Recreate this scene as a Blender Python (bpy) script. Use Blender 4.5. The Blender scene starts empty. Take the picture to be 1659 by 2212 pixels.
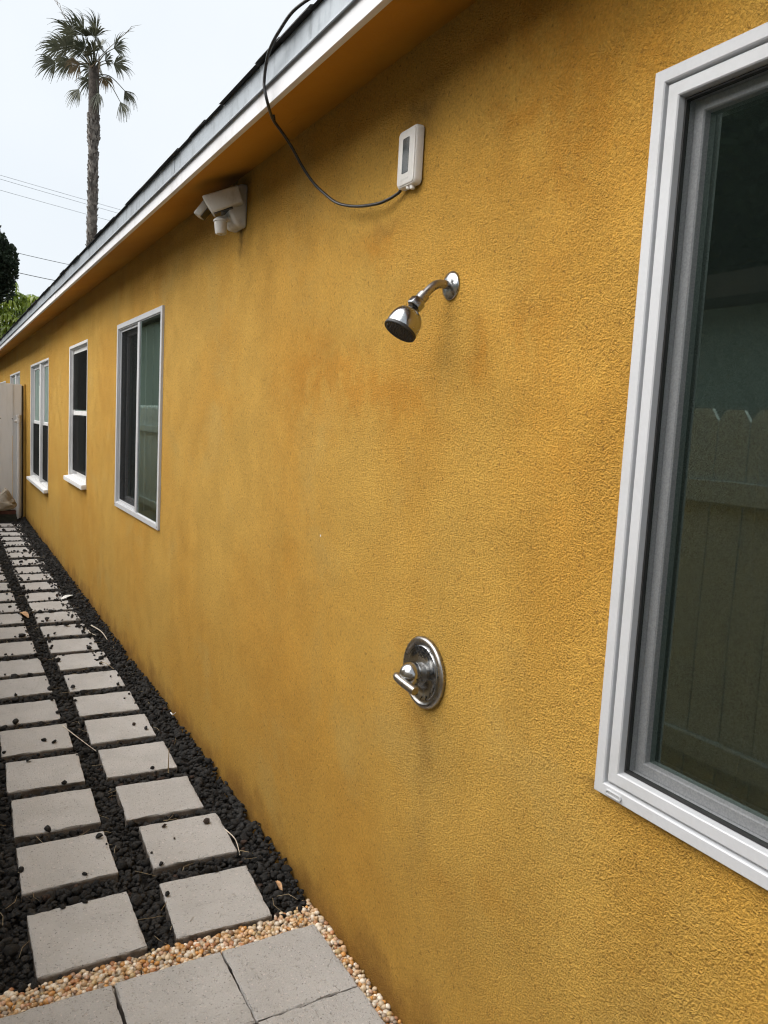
import bpy, bmesh, math, random
import numpy as np
from mathutils import Vector, Matrix
random.seed(7); rng = np.random.default_rng(7)
S = bpy.context.scene
COL = S.collection

# ------------------------------------------------------------------ camera
cd = bpy.data.cameras.new('camera'); cam = bpy.data.objects.new('camera', cd); COL.objects.link(cam)
cd.sensor_fit = 'HORIZONTAL'; cd.sensor_width = 36.0; cd.lens = 36.0 * 1660 / 1659
cd.clip_start = 0.02; cd.clip_end = 2000
RW = ((0.86600948, -0.00803203, 0.49996306), (-0.49719582, -0.12009311, 0.85928689), (0.0531403, -0.99273014, -0.10799526))
cam.matrix_world = Matrix(((RW[0][0], -RW[0][1], -RW[0][2], -1.07), (RW[1][0], -RW[1][1], -RW[1][2], 0.0),
                           (RW[2][0], -RW[2][1], -RW[2][2], 1.60), (0, 0, 0, 1)))
S.camera = cam
S.render.resolution_x = 768; S.render.resolution_y = 1024

# ------------------------------------------------------------------ sky and light (overcast)
SUN_DIR = Vector((-0.71, 0.22, 0.65)).normalized()
W = bpy.data.worlds.new('World'); S.world = W; W.use_nodes = True
wt = W.node_tree; wt.nodes.clear()
wo = wt.nodes.new('ShaderNodeOutputWorld')
sky = wt.nodes.new('ShaderNodeTexSky'); sky.sky_type = 'NISHITA'; sky.sun_disc = False
sky.sun_elevation = math.asin(SUN_DIR.z); sky.sun_rotation = math.atan2(SUN_DIR.x, SUN_DIR.y)
sky.air_density = 1.0; sky.dust_density = 6.0
bg1 = wt.nodes.new('ShaderNodeBackground'); bg1.inputs['Strength'].default_value = 0.027
wt.links.new(sky.outputs[0], bg1.inputs['Color'])
tc = wt.nodes.new('ShaderNodeTexCoord')
nz = wt.nodes.new('ShaderNodeTexNoise'); nz.inputs['Scale'].default_value = 2.2; nz.inputs['Detail'].default_value = 4
nz.inputs['Roughness'].default_value = 0.5
wt.links.new(tc.outputs['Generated'], nz.inputs['Vector'])
cr = wt.nodes.new('ShaderNodeValToRGB')
cr.color_ramp.elements[0].position = 0.3; cr.color_ramp.elements[0].color = (0.79, 0.85, 0.905, 1)
cr.color_ramp.elements[1].position = 0.7; cr.color_ramp.elements[1].color = (0.91, 0.945, 0.975, 1)
wt.links.new(nz.outputs['Fac'], cr.inputs['Fac'])
bg2 = wt.nodes.new('ShaderNodeBackground'); bg2.inputs['Strength'].default_value = 0.273
wt.links.new(cr.outputs['Color'], bg2.inputs['Color'])
mx = wt.nodes.new('ShaderNodeMixShader'); mx.inputs[0].default_value = 0.88   # thick even cloud over the clear sky
wt.links.new(bg1.outputs[0], mx.inputs[1]); wt.links.new(bg2.outputs[0], mx.inputs[2])
wt.links.new(mx.outputs[0], wo.inputs['Surface'])

sd = bpy.data.lights.new('sun', 'SUN'); sd.energy = 1.5; sd.angle = math.radians(80); sd.color = (1.0, 0.97, 0.93)
sun = bpy.data.objects.new('sun', sd); COL.objects.link(sun)
sun.rotation_euler = (-SUN_DIR).to_track_quat('-Z', 'Y').to_euler(); sun.location = (-6, 4, 12)

S.view_settings.view_transform = 'Standard'; S.view_settings.look = 'None'
S.view_settings.exposure = 2.10; S.view_settings.gamma = 1.0

S.cycles.max_bounces = 6; S.cycles.diffuse_bounces = 2; S.cycles.glossy_bounces = 3; S.cycles.transparent_max_bounces = 10
S.cycles.filter_width = 1.15; S.cycles.use_adaptive_sampling = True; S.cycles.adaptive_threshold = 0.02; S.cycles.caustics_reflective = False; S.cycles.caustics_refractive = False

# ------------------------------------------------------------------ node helpers
class NT:
    def __init__(s, name):
        s.m = bpy.data.materials.new(name); s.m.use_nodes = True
        s.t = s.m.node_tree; s.t.nodes.clear()
        s.out = s.t.nodes.new('ShaderNodeOutputMaterial')
        s.bsdf = s.t.nodes.new('ShaderNodeBsdfPrincipled')
        s.t.links.new(s.bsdf.outputs[0], s.out.inputs['Surface'])
        s.tc = s.t.nodes.new('ShaderNodeTexCoord')
    def put(s, sock, v):
        if v is None: return
        if hasattr(v, 'is_output') or isinstance(v, bpy.types.NodeSocket): s.t.links.new(v, sock)
        else:
            if isinstance(v, (tuple, list)) and sock.type == 'RGBA' and len(v) == 3: v = (*v, 1)
            sock.default_value = v
    def math(s, op, a, b=None, c=None, clamp=False):
        n = s.t.nodes.new('ShaderNodeMath'); n.operation = op; n.use_clamp = clamp
        s.put(n.inputs[0], a); s.put(n.inputs[1], b); s.put(n.inputs[2], c)
        return n.outputs[0]
    def noise(s, scale, detail=2, rough=0.5, vec=None, dist=0.0, stretch=None, color=False):
        v = vec or s.tc.outputs['Object']
        if stretch:
            mp = s.t.nodes.new('ShaderNodeMapping'); mp.inputs['Scale'].default_value = stretch
            s.t.links.new(v, mp.inputs['Vector']); v = mp.outputs[0]
        n = s.t.nodes.new('ShaderNodeTexNoise'); s.t.links.new(v, n.inputs['Vector'])
        n.inputs['Scale'].default_value = scale; n.inputs['Detail'].default_value = detail
        n.inputs['Roughness'].default_value = rough; n.inputs['Distortion'].default_value = dist
        return n.outputs['Color' if color else 'Fac']
    def voro(s, scale, feature='F1', vec=None, out='Distance', smooth=None):
        n = s.t.nodes.new('ShaderNodeTexVoronoi'); n.feature = feature
        s.t.links.new(vec or s.tc.outputs['Object'], n.inputs['Vector']); n.inputs['Scale'].default_value = scale
        return n.outputs[out]
    def ramp(s, fac, a, b, lo=0.0, hi=1.0):
        n = s.t.nodes.new('ShaderNodeMapRange'); n.interpolation_type = 'SMOOTHSTEP'
        s.put(n.inputs[0], fac); n.inputs[1].default_value = a; n.inputs[2].default_value = b
        n.inputs[3].default_value = lo; n.inputs[4].default_value = hi
        return n.outputs[0]
    def mix(s, fac, a, b, mode='MIX'):
        n = s.t.nodes.new('ShaderNodeMix'); n.data_type = 'RGBA'; n.blend_type = mode
        s.put(n.inputs[0], fac); s.put(n.inputs[6], a); s.put(n.inputs[7], b)
        return n.outputs[2]
    def bump(s, h, strength=0.5, dist=0.002, normal=None):
        n = s.t.nodes.new('ShaderNodeBump'); n.inputs['Strength'].default_value = strength
        n.inputs['Distance'].default_value = dist; s.t.links.new(h, n.inputs['Height'])
        if normal is not None: s.t.links.new(normal, n.inputs['Normal'])
        return n.outputs[0]
    def sep(s, v):
        n = s.t.nodes.new('ShaderNodeSeparateXYZ'); s.t.links.new(v, n.inputs[0]); return n.outputs
    def attr(s, name):
        n = s.t.nodes.new('ShaderNodeAttribute'); n.attribute_name = name; return n.outputs['Color']
    def rnd(s):
        return s.t.nodes.new('ShaderNodeObjectInfo').outputs['Random']
    def set(s, color=None, rough=None, metal=None, normal=None, spec=None, **kw):
        b = s.bsdf.inputs
        s.put(b['Base Color'], color); s.put(b['Roughness'], rough); s.put(b['Metallic'], metal)
        s.put(b['Normal'], normal); s.put(b['Specular IOR Level'], spec)
        for k, v in kw.items(): s.put(b[k.replace('_', ' ')], v)
        return s.m

def simple(name, color, rough=0.6, var=0.12, scale=12, metal=0.0, bump=0.0, bscale=80, spec=0.5, bdist=0.002):
    t = NT(name)
    n = t.noise(scale, 4, 0.6)
    c = t.mix(t.ramp(n, 0.3, 0.7), tuple(x * (1 - var) for x in color), tuple(min(1, x * (1 + var)) for x in color))
    nm = t.bump(t.noise(bscale, 3), bump, bdist) if bump else None
    r = t.ramp(t.noise(scale * 2.3, 3), 0.3, 0.7, max(0, rough - 0.08), min(1, rough + 0.08))
    return t.set(color=c, rough=r, metal=metal, normal=nm, spec=spec)

MAT = {}
# ---- stucco: weathered ochre paint on a sand-finish render
def stucco():
    t = NT('ochre_stucco')
    o = t.tc.outputs['Object']
    x, y, z = t.sep(o)
    wv = t.noise(3.2, 4, 0.6, color=True)
    wx, wy, wz = t.sep(wv)
    yw = t.math('ADD', y, t.math('MULTIPLY', t.math('SUBTRACT', wy, 0.5), 0.34))
    zw = t.math('ADD', z, t.math('MULTIPLY', t.math('SUBTRACT', wz, 0.5), 0.34))
    def blob(y0, z0, ry, rz):
        a = t.math('DIVIDE', t.math('SUBTRACT', yw, y0), ry); b = t.math('DIVIDE', t.math('SUBTRACT', zw, z0), rz)
        d = t.math('ADD', t.math('MULTIPLY', a, a), t.math('MULTIPLY', b, b))
        return t.math('EXPONENT', t.math('MULTIPLY', d, -1.0))
    def acc(bl):
        s = None
        for (b, k) in bl:
            v = t.math('MULTIPLY', b, k)
            s = v if s is None else t.math('ADD', s, v)
        return s
    big = t.noise(1.1, 5, 0.55)
    c = t.mix(t.ramp(big, 0.36, 0.66), (0.63, 0.342, 0.056), (0.655, 0.388, 0.078))
    # paler chalky patches
    pale = t.ramp(t.noise(1.9, 6, 0.62, vec=None, dist=0.4), 0.52, 0.72)
    c = t.mix(t.math('MULTIPLY', pale, 0.6), c, (0.60, 0.392, 0.105))
    # orange repaint patches with cloudy edges
    patches = acc([(blob(2.22, 1.74, 0.36, 0.13), 1.0), (blob(1.80, 1.66, 0.22, 0.09), 0.8), (blob(1.27, 1.85, 0.12, 0.13), 0.7),
                   (blob(1.94, 2.12, 0.16, 0.05), 0.9), (blob(1.47, 1.80, 0.06, 0.07), 0.9), (blob(1.12, 2.22, 0.20, 0.20), 0.9),
                   (blob(1.10, 1.55, 0.18, 0.25), 0.45), (blob(1.30, 2.43, 0.30, 0.12), 0.7), (blob(2.6, 1.0, 0.30, 0.9), 0.35), (blob(1.4, 2.28, 0.15, 0.03), 0.6)])
    rag = t.ramp(t.noise(12, 7, 0.8), 0.40, 0.56)
    patches = t.math('MINIMUM', t.math('MULTIPLY', patches, t.math('ADD', t.math('MULTIPLY', rag, 0.75), 0.35)), 1.0)
    c = t.mix(t.math('MULTIPLY', patches, 0.60), c, (0.55, 0.235, 0.020))
    rag2 = t.ramp(t.noise(2.6, 7, 0.68, dist=0.3), 0.56, 0.72)
    c = t.mix(t.math('MULTIPLY', rag2, 0.30), c, (0.55, 0.255, 0.026))
    # faint vertical wash streaks
    st = t.ramp(t.noise(1.0, 4, 0.6, stretch=(1, 7, 0.7)), 0.45, 0.75)
    c = t.mix(t.math('MULTIPLY', st, 0.10), c, (0.44, 0.225, 0.030))
    # dark smudge over the flood light, rust streaks below fittings, grime by the sensor
    smudges = acc([(blob(3.20, 2.57, 0.15, 0.07), 0.95), (blob(3.13, 2.36, 0.022, 0.07), 0.85), (blob(1.74, 2.42, 0.05, 0.05), 0.55),
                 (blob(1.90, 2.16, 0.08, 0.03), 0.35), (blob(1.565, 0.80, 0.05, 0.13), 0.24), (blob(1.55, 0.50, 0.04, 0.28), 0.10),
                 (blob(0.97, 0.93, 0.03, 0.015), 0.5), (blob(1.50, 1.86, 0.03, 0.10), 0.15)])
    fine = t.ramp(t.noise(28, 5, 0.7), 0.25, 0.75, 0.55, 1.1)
    c = t.mix(t.math('MINIMUM', t.math('MULTIPLY', smudges, fine), 0.92), c, (0.085, 0.045, 0.014))
    # splash dirt with an uneven edge along the bottom
    zz = t.math('ADD', z, t.math('MULTIPLY', t.math('SUBTRACT', t.noise(5.0, 6, 0.65), 0.5), 0.42))
    c = t.mix(t.ramp(zz, 0.0, 0.18, 0.70, 0.0), c, (0.27, 0.120, 0.022))
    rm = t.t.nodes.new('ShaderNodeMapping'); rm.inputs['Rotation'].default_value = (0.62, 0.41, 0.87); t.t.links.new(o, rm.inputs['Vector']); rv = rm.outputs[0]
    pit_shade = t.ramp(t.noise(105, 2, 0.55, vec=rv), 0.60, 0.72)  # dark specks painted in as the shade inside the stucco's pits
    c = t.mix(t.math('MULTIPLY', pit_shade, 0.55), c, (0.24, 0.115, 0.022))
    fv = t.noise(150, 3, 0.65, vec=rv)
    c = t.mix(0.6, c, t.mix(t.ramp(fv, 0.3, 0.7), (0.78, 0.775, 0.76), (1.22, 1.22, 1.22)), 'MULTIPLY')
    h1 = t.noise(235, 2, 0.6, dist=0.5, vec=rv); h2 = t.noise(90, 1, 0.5, vec=rv)
    h = t.math('ADD', t.math('MULTIPLY', h1, 0.8), t.math('MULTIPLY', h2, 0.25))
    h = t.math('MULTIPLY', h, t.ramp(t.noise(5.5, 4, 0.6), 0.25, 0.75, 0.72, 1.25))      # trowel passes: coarser and finer areas
    nrm = t.bump(h, 1.0, 0.019)
    return t.set(color=c, rough=0.88, normal=nrm, spec=0.25)
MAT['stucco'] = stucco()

def soffit():
    t = NT('ochre_soffit_paint')
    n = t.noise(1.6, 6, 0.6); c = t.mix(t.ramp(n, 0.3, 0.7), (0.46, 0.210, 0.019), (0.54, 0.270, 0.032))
    x, y, z = t.sep(t.tc.outputs['Object'])
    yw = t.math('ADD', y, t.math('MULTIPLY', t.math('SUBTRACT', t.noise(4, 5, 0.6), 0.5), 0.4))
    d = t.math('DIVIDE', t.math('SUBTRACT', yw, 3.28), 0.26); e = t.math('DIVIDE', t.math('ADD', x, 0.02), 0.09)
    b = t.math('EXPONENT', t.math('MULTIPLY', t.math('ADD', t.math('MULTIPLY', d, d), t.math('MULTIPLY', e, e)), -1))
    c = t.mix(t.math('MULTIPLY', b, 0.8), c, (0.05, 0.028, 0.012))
    cr = t.ramp(t.noise(1.0, 5, 0.7, stretch=(60, 2.2, 1)), 0.70, 0.735)      # hairline cracks along the boards
    c = t.mix(t.math('MULTIPLY', cr, 0.6), c, (0.10, 0.05, 0.015))
    return t.set(color=c, rough=0.7, normal=t.bump(t.noise(90, 3), 0.35, 0.003), spec=0.3)
MAT['soffit'] = soffit()

def weathered(name, base, dirt, amount=0.5, rough=0.5, stretch=(1, 1, 1), scale=6, bump=0.15, metal=0.0):
    t = NT(name)
    n = t.noise(scale, 6, 0.65, stretch=stretch)
    c = t.mix(t.math('MULTIPLY', t.ramp(n, 0.48, 0.75), amount), base, dirt)
    f = t.noise(140, 2); c = t.mix(0.3, c, t.mix(f, (0.8, 0.8, 0.8), (1.15, 1.15, 1.15)), 'MULTIPLY')
    return t.set(color=c, rough=t.ramp(n, 0.3, 0.7, rough, min(1, rough + 0.2)), normal=t.bump(t.noise(60, 4), bump, 0.002), metal=metal, spec=0.4)
MAT['fascia'] = weathered('white_fascia_paint', (0.70, 0.70, 0.72), (0.45, 0.43, 0.42), 0.5, 0.5)
MAT['drip'] = weathered('galvanised_drip_edge', (0.30, 0.33, 0.36), (0.16, 0.175, 0.185), 0.7, 0.45, (1, 3, 1), 8, 0.1, 0.35)
MAT['shingle'] = simple('asphalt_shingle', (0.035, 0.033, 0.033), 0.95, 0.4, 60, bump=0.6, bscale=300)
MAT['vinyl'] = weathered('white_vinyl', (0.52, 0.53, 0.55), (0.41, 0.41, 0.40), 0.35, 0.35, (1, 1, 1), 5, 0.03)
MAT['sash'] = weathered('white_sash_vinyl', (0.50, 0.51, 0.53), (0.44, 0.44, 0.45), 0.3, 0.4, (1, 1, 1), 5, 0.03)
MAT['wood_white'] = weathered('white_wood_paint', (0.72, 0.72, 0.72), (0.52, 0.50, 0.47), 0.4, 0.45, (1, 1, 0.4), 9, 0.2)

def glass():
    t = NT('window_glass'); tr = t.t
    tr.nodes.remove(t.bsdf)
    fr = tr.nodes.new('ShaderNodeFresnel'); fr.inputs['IOR'].default_value = 1.62
    g = tr.nodes.new('ShaderNodeBsdfGlossy'); g.inputs['Roughness'].default_value = 0.022; g.inputs['Color'].default_value = (0.72, 0.91, 0.82, 1)
    tn = tr.nodes.new('ShaderNodeBsdfTransparent'); tn.inputs['Color'].default_value = (0.42, 0.50, 0.46, 1)
    m = tr.nodes.new('ShaderNodeMixShader')
    nb = t.bump(t.noise(2.2, 2), 0.06, 0.01)
    tr.links.new(nb, g.inputs['Normal'])
    f2 = t.math('ADD', t.math('MULTIPLY', fr.outputs[0], 1.05), 0.30, clamp=True)
    tr.links.new(f2, m.inputs[0]); tr.links.new(tn.outputs[0], m.inputs[1]); tr.links.new(g.outputs[0], m.inputs[2])
    tr.links.new(m.outputs[0], t.out.inputs['Surface'])
    return t.m
MAT['glass'] = glass()

def screen(name, col):
    t = NT(name); tr = t.t
    t.set(color=col, rough=0.8, spec=0.04)
    tn = tr.nodes.new('ShaderNodeBsdfTransparent')
    ge = tr.nodes.new('ShaderNodeNewGeometry'); dp = tr.nodes.new('ShaderNodeVectorMath'); dp.operation = 'DOT_PRODUCT'
    tr.links.new(ge.outputs['Incoming'], dp.inputs[0]); tr.links.new(ge.outputs['Normal'], dp.inputs[1])
    cs = t.math('MAXIMUM', t.math('ABSOLUTE', dp.outputs['Value']), 0.05)
    wv = t.ramp(t.noise(300, 1), 0.3, 0.7, 0.13, 0.19)                    # round wires close up as the mesh is seen edge-on
    k = t.math('SUBTRACT', 1.0, t.math('MULTIPLY', t.math('SUBTRACT', 1.0, wv), t.math('SUBTRACT', 1.0, t.math('MINIMUM', t.math('DIVIDE', wv, cs), 0.94))))
    m = tr.nodes.new('ShaderNodeMixShader'); tr.links.new(k, m.inputs[0])
    tr.links.new(tn.outputs[0], m.inputs[1]); tr.links.new(t.bsdf.outputs[0], m.inputs[2]); tr.links.new(m.outputs[0], t.out.inputs['Surface'])
    return t.m
MAT['screen'] = screen('insect_screen_mesh', (0.0042, 0.0046, 0.0046)); MAT['screen_haze_tint'] = screen('haze_tinted_screen_mesh', (0.0135, 0.0205, 0.0170))  # second copy puts the near window's hazy green reflection into the mesh colour

def chrome(name, col, rough, spots=True):
    t = NT(name)
    n = t.noise(60, 5, 0.7); sp = t.ramp(t.noise(220, 4, 0.7), 0.55, 0.7)
    c = t.mix(t.math('MULTIPLY', sp, 0.35), col, tuple(x * 0.7 for x in col))
    return t.set(color=c, rough=t.ramp(n, 0.35, 0.7, rough, rough + 0.14), metal=1.0, normal=t.bump(t.noise(25, 3), 0.05, 0.001))
MAT['chrome'] = chrome('chrome', (0.37, 0.38, 0.39), 0.17)
MAT['nickel'] = chrome('dull_nickel', (0.33, 0.32, 0.305), 0.25)
MAT['rubber'] = simple('black_rubber', (0.018, 0.018, 0.018), 0.55, 0.2)
MAT['gap'] = simple('dark_gap', (0.01, 0.01, 0.01), 0.9, 0.1)

def concrete():
    t = NT('cast_concrete')
    r = t.rnd()
    off = t.t.nodes.new('ShaderNodeVectorMath'); off.operation = 'ADD'
    cmb = t.t.nodes.new('ShaderNodeCombineXYZ'); v = t.math('MULTIPLY', r, 37.0); t.t.links.new(v, cmb.inputs[0]); t.t.links.new(v, cmb.inputs[1])
    t.t.links.new(t.tc.outputs['Object'], off.inputs[0]); t.t.links.new(cmb.outputs[0], off.inputs[1]); vec = off.outputs[0]
    base = t.mix(t.ramp(t.noise(5, 6, 0.6, vec=vec), 0.3, 0.7), (0.42, 0.407, 0.392), (0.505, 0.49, 0.475))
    base = t.mix(t.math('MULTIPLY', r, 0.55), base, (0.40, 0.385, 0.37))
    sp = t.ramp(t.noise(120, 3, 0.6, vec=vec), 0.60, 0.70)
    c = t.mix(t.math('MULTIPLY', sp, 0.85), base, (0.14, 0.13, 0.12))
    sp2 = t.ramp(t.noise(140, 3, 0.6, vec=vec, dist=1.0), 0.60, 0.70)
    c = t.mix(t.math('MULTIPLY', sp2, 0.7), c, (0.72, 0.63, 0.60))
    stn = t.ramp(t.noise(9, 6, 0.7, vec=vec), 0.56, 0.75)
    c = t.mix(t.math('MULTIPLY', stn, 0.25), c, (0.24, 0.215, 0.19))
    zc = t.sep(t.tc.outputs['Object'])[2]; c = t.mix(t.ramp(zc, -0.012, -0.002, 0.85, 0.0), c, (0.10, 0.075, 0.055))   # soil rubbed into the sides
    h = t.math('ADD', t.math('MULTIPLY', t.noise(170, 3, 0.7, vec=vec), 0.8), t.math('MULTIPLY', t.ramp(t.noise(60, 3, 0.6, vec=vec), 0.30, 0.40), 0.5))
    return t.set(color=c, rough=0.92, normal=t.bump(h, 0.9, 0.006), spec=0.2)
MAT['concrete'] = concrete()

def lava():
    t = NT('black_lava_rock')
    col = t.attr('Col')
    n = t.noise(90, 4, 0.7)
    c = t.mix(1.0, col, t.mix(t.ramp(n, 0.3, 0.75), (0.6, 0.6, 0.6), (1.6, 1.55, 1.5)), 'MULTIPLY')
    pit = t.voro(330)
    h = t.math('ADD', t.math('MULTIPLY', t.ramp(pit, 0.1, 0.55), 0.6), t.noise(240, 3, 0.6))
    return t.set(color=c, rough=0.8, normal=t.bump(h, 0.9, 0.004), spec=0.35)
MAT['lava'] = lava()
def pebble():
    t = NT('polished_pebble')
    col = t.attr('Col'); n = t.noise(70, 4, 0.6)
    c = t.mix(1.0, col, t.mix(t.ramp(n, 0.3, 0.7), (0.78, 0.74, 0.7), (1.15, 1.12, 1.1)), 'MULTIPLY')
    return t.set(color=c, rough=0.38, spec=0.45)
MAT['pebble'] = pebble()
MAT['soil'] = simple('gap_shade_soil', (0.030, 0.026, 0.022), 0.95, 0.4, 40, bump=0.8, bscale=90, bdist=0.01)  # soil kept near black so gaps between the rocks read as shadow
MAT['ground'] = simple('dry_ground', (0.16, 0.14, 0.11), 0.95, 0.3, 0.4, bump=0.4, bscale=12, bdist=0.03)
MAT['plastic'] = weathered('grimy_white_plastic', (0.56, 0.55, 0.52), (0.30, 0.27, 0.22), 0.6, 0.45, (1, 1, 0.6), 22, 0.05)
MAT['sensor'] = weathered('offwhite_plastic', (0.72, 0.70, 0.67), (0.52, 0.48, 0.42), 0.4, 0.4, (1, 1, 0.5), 30, 0.04)
MAT['lcd'] = simple('dark_lcd', (0.030, 0.034, 0.030), 0.18, 0.15)
MAT['dark_lens'] = simple('dark_lens', (0.03, 0.03, 0.03), 0.2, 0.1)
MAT['cable'] = simple('black_cable', (0.012, 0.012, 0.013), 0.38, 0.2)
MAT['wire'] = simple('overhead_wire', (0.09, 0.10, 0.11), 0.6, 0.1)
MAT['trunk'] = simple('palm_trunk', (0.055, 0.045, 0.038), 0.9, 0.5, 6, bump=0.6, bscale=25, bdist=0.03)
MAT['boot'] = simple('palm_boots', (0.155, 0.142, 0.130), 0.9, 0.55, 5, bump=0.3, bscale=40)
def leafmat(name, a, b, rough=0.5, scale=3.0, tr=0.25):
    t = NT(name)
    c = t.mix(t.ramp(t.noise(scale, 4, 0.6), 0.3, 0.7), a, b)
    m = t.set(color=c, rough=rough, spec=0.4)
    tl = t.t.nodes.new('ShaderNodeBsdfTranslucent'); t.t.links.new(c, tl.inputs['Color'])
    ms = t.t.nodes.new('ShaderNodeMixShader'); ms.inputs[0].default_value = tr
    t.t.links.new(t.bsdf.outputs[0], ms.inputs[1]); t.t.links.new(tl.outputs[0], ms.inputs[2]); t.t.links.new(ms.outputs[0], t.out.inputs['Surface'])
    return m
MAT['frond'] = leafmat('palm_frond', (0.036, 0.045, 0.025), (0.105, 0.108, 0.070), 0.5, 2.0)
MAT['frond_dry'] = leafmat('dry_palm_frond', (0.12, 0.09, 0.05), (0.20, 0.15, 0.09), 0.7, 2.0)
MAT['juniper'] = leafmat('juniper_foliage', (0.010, 0.018, 0.010), (0.028, 0.046, 0.022), 0.6, 3.0, 0.1)
MAT['schefflera'] = leafmat('umbrella_tree_leaf', (0.11, 0.18, 0.020), (0.34, 0.42, 0.07), 0.3, 1.6, 0.4)
MAT['bark'] = simple('bark', (0.09, 0.07, 0.055), 0.9, 0.35, 20, bump=0.6, bscale=40, bdist=0.01)
MAT['tree_leaf'] = leafmat('tree_leaf', (0.02, 0.035, 0.012), (0.05, 0.075, 0.025), 0.5, 3.0, 0.2)
MAT['gate'] = weathered('chalky_gate_paint', (0.80, 0.79, 0.78), (0.64, 0.62, 0.60), 0.6, 0.7, (3, 1, 0.5), 3, 0.1)
MAT['ochre'] = simple('ochre_paint', (0.55, 0.32, 0.06), 0.75, 0.1, 8)
MAT['pvc'] = weathered('white_pvc', (0.66, 0.63, 0.60), (0.50, 0.46, 0.42), 0.5, 0.4, (1, 1, 0.3), 8, 0.05)
MAT['red_board'] = simple('red_brown_board', (0.085, 0.030, 0.020), 0.8, 0.4, 8, bump=0.3, bscale=60)
MAT['dark_board'] = simple('dark_green_board', (0.022, 0.024, 0.016), 0.8, 0.4, 8, bump=0.3, bscale=60)
MAT['sack'] = weathered('beige_plastic_sack', (0.40, 0.35, 0.28), (0.24, 0.19, 0.14), 0.7, 0.35, (1, 1, 1), 9, 0.25)
MAT['straw'] = simple('dry_straw', (0.36, 0.28, 0.17), 0.7, 0.3, 30)
MAT['straw_pale'] = simple('bleached_straw', (0.55, 0.49, 0.40), 0.7, 0.2, 30)
MAT['paper'] = simple('white_scrap', (0.75, 0.75, 0.73), 0.7, 0.08, 30)
MAT['leaf_brown'] = simple('dead_leaf', (0.42, 0.25, 0.13), 0.7, 0.3, 40)
MAT['fence'] = weathered('white_fence_paint', (0.76, 0.78, 0.76), (0.55, 0.56, 0.53), 0.6, 0.6, (1, 6, 0.6), 4, 0.2)
MAT['neighbour'] = weathered('pale_green_stucco', (0.39, 0.43, 0.39), (0.30, 0.33, 0.30), 0.5, 0.85, (1, 1, 1), 2, 0.5)
MAT['eave_brown'] = simple('brown_eave_board', (0.07, 0.05, 0.035), 0.7, 0.3, 6)
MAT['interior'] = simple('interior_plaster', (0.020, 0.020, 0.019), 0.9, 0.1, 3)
MAT['shade'] = simple('roller_shade', (0.42, 0.42, 0.42), 0.8, 0.06, 3)
MAT['cord'] = simple('blind_cord', (0.035, 0.025, 0.018), 0.7, 0.1, 3)

# ------------------------------------------------------------------ geometry helpers
class G:
    def __init__(s): s.v = []; s.f = []
    def add(s, v, f):
        k = len(s.v); s.v += [tuple(p) for p in v]; s.f += [tuple(i + k for i in q) for q in f]; return s
    def box(s, x0, x1, y0, y1, z0, z1):
        v = [(x0, y0, z0), (x1, y0, z0), (x1, y1, z0), (x0, y1, z0), (x0, y0, z1), (x1, y0, z1), (x1, y1, z1), (x0, y1, z1)]
        return s.add(v, [(3, 2, 1, 0), (4, 5, 6, 7), (0, 1, 5, 4), (1, 2, 6, 5), (2, 3, 7, 6), (3, 0, 4, 7)])
    def tube(s, pts, r, n=8, caps=True):
        pts = [Vector(p) for p in pts]; rs = r if isinstance(r, (list, tuple)) else [r] * len(pts)
        t0 = (pts[1] - pts[0]).normalized()
        u = t0.orthogonal().normalized(); vs = []; fs = []
        for i, p in enumerate(pts):
            t = (pts[min(i + 1, len(pts) - 1)] - pts[max(i - 1, 0)]).normalized()
            u = (u - t * u.dot(t)).normalized(); w = t.cross(u)
            for k in range(n):
                a = 2 * math.pi * k / n; vs.append(p + (u * math.cos(a) + w * math.sin(a)) * rs[i])
        for i in range(len(pts) - 1):
            for k in range(n):
                a = i * n + k; b = i * n + (k + 1) % n; fs.append((a, b, b + n, a + n))
        if caps:
            fs.append(tuple(range(n))[::-1]); m = (len(pts) - 1) * n; fs.append(tuple(range(m, m + n)))
        return s.add(vs, fs)
    def lathe(s, prof, o, axis, n=40, cap0=True, cap1=True):
        o = Vector(o); ax = Vector(axis).normalized(); u = ax.orthogonal().normalized(); w = ax.cross(u); vs = []; fs = []
        for (d, r) in prof:
            for k in range(n):
                a = 2 * math.pi * k / n; vs.append(o + ax * d + (u * math.cos(a) + w * math.sin(a)) * max(r, 1e-5))
        for i in range(len(prof) - 1):
            for k in range(n):
                a = i * n + k; b = i * n + (k + 1) % n; fs.append((a, b, b + n, a + n))
        if cap0: fs.append(tuple(range(n))[::-1])
        if cap1: m = (len(prof) - 1) * n; fs.append(tuple(range(m, m + n)))
        return s.add(vs, fs)
    def frame(s, y0, y1, z0, z1, prof):
        vs = []; fs = []
        for (i, x) in prof:
            vs += [(x, y0 + i, z0 + i), (x, y1 - i, z0 + i), (x, y1 - i, z1 - i), (x, y0 + i, z1 - i)]
        for p in range(len(prof) - 1):
            for k in range(4):
                a = p * 4 + k; b = p * 4 + (k + 1) % 4; fs.append((a, b, b + 4, a + 4))
        return s.add(vs, fs)
    def prism(s, poly, axis, a, b):
        # poly: 2-D outline in the two other axes, extruded along axis from a to b
        n = len(poly); vs = []
        for h in (a, b):
            for (p, q) in poly:
                vs.append({'x': (h, p, q), 'y': (p, h, q), 'z': (p, q, h)}[axis])
        fs = [tuple(range(n))[::-1], tuple(range(n, 2 * n))] + [(k, (k + 1) % n, n + (k + 1) % n, n + k) for k in range(n)]
        return s.add(vs, fs)

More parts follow.
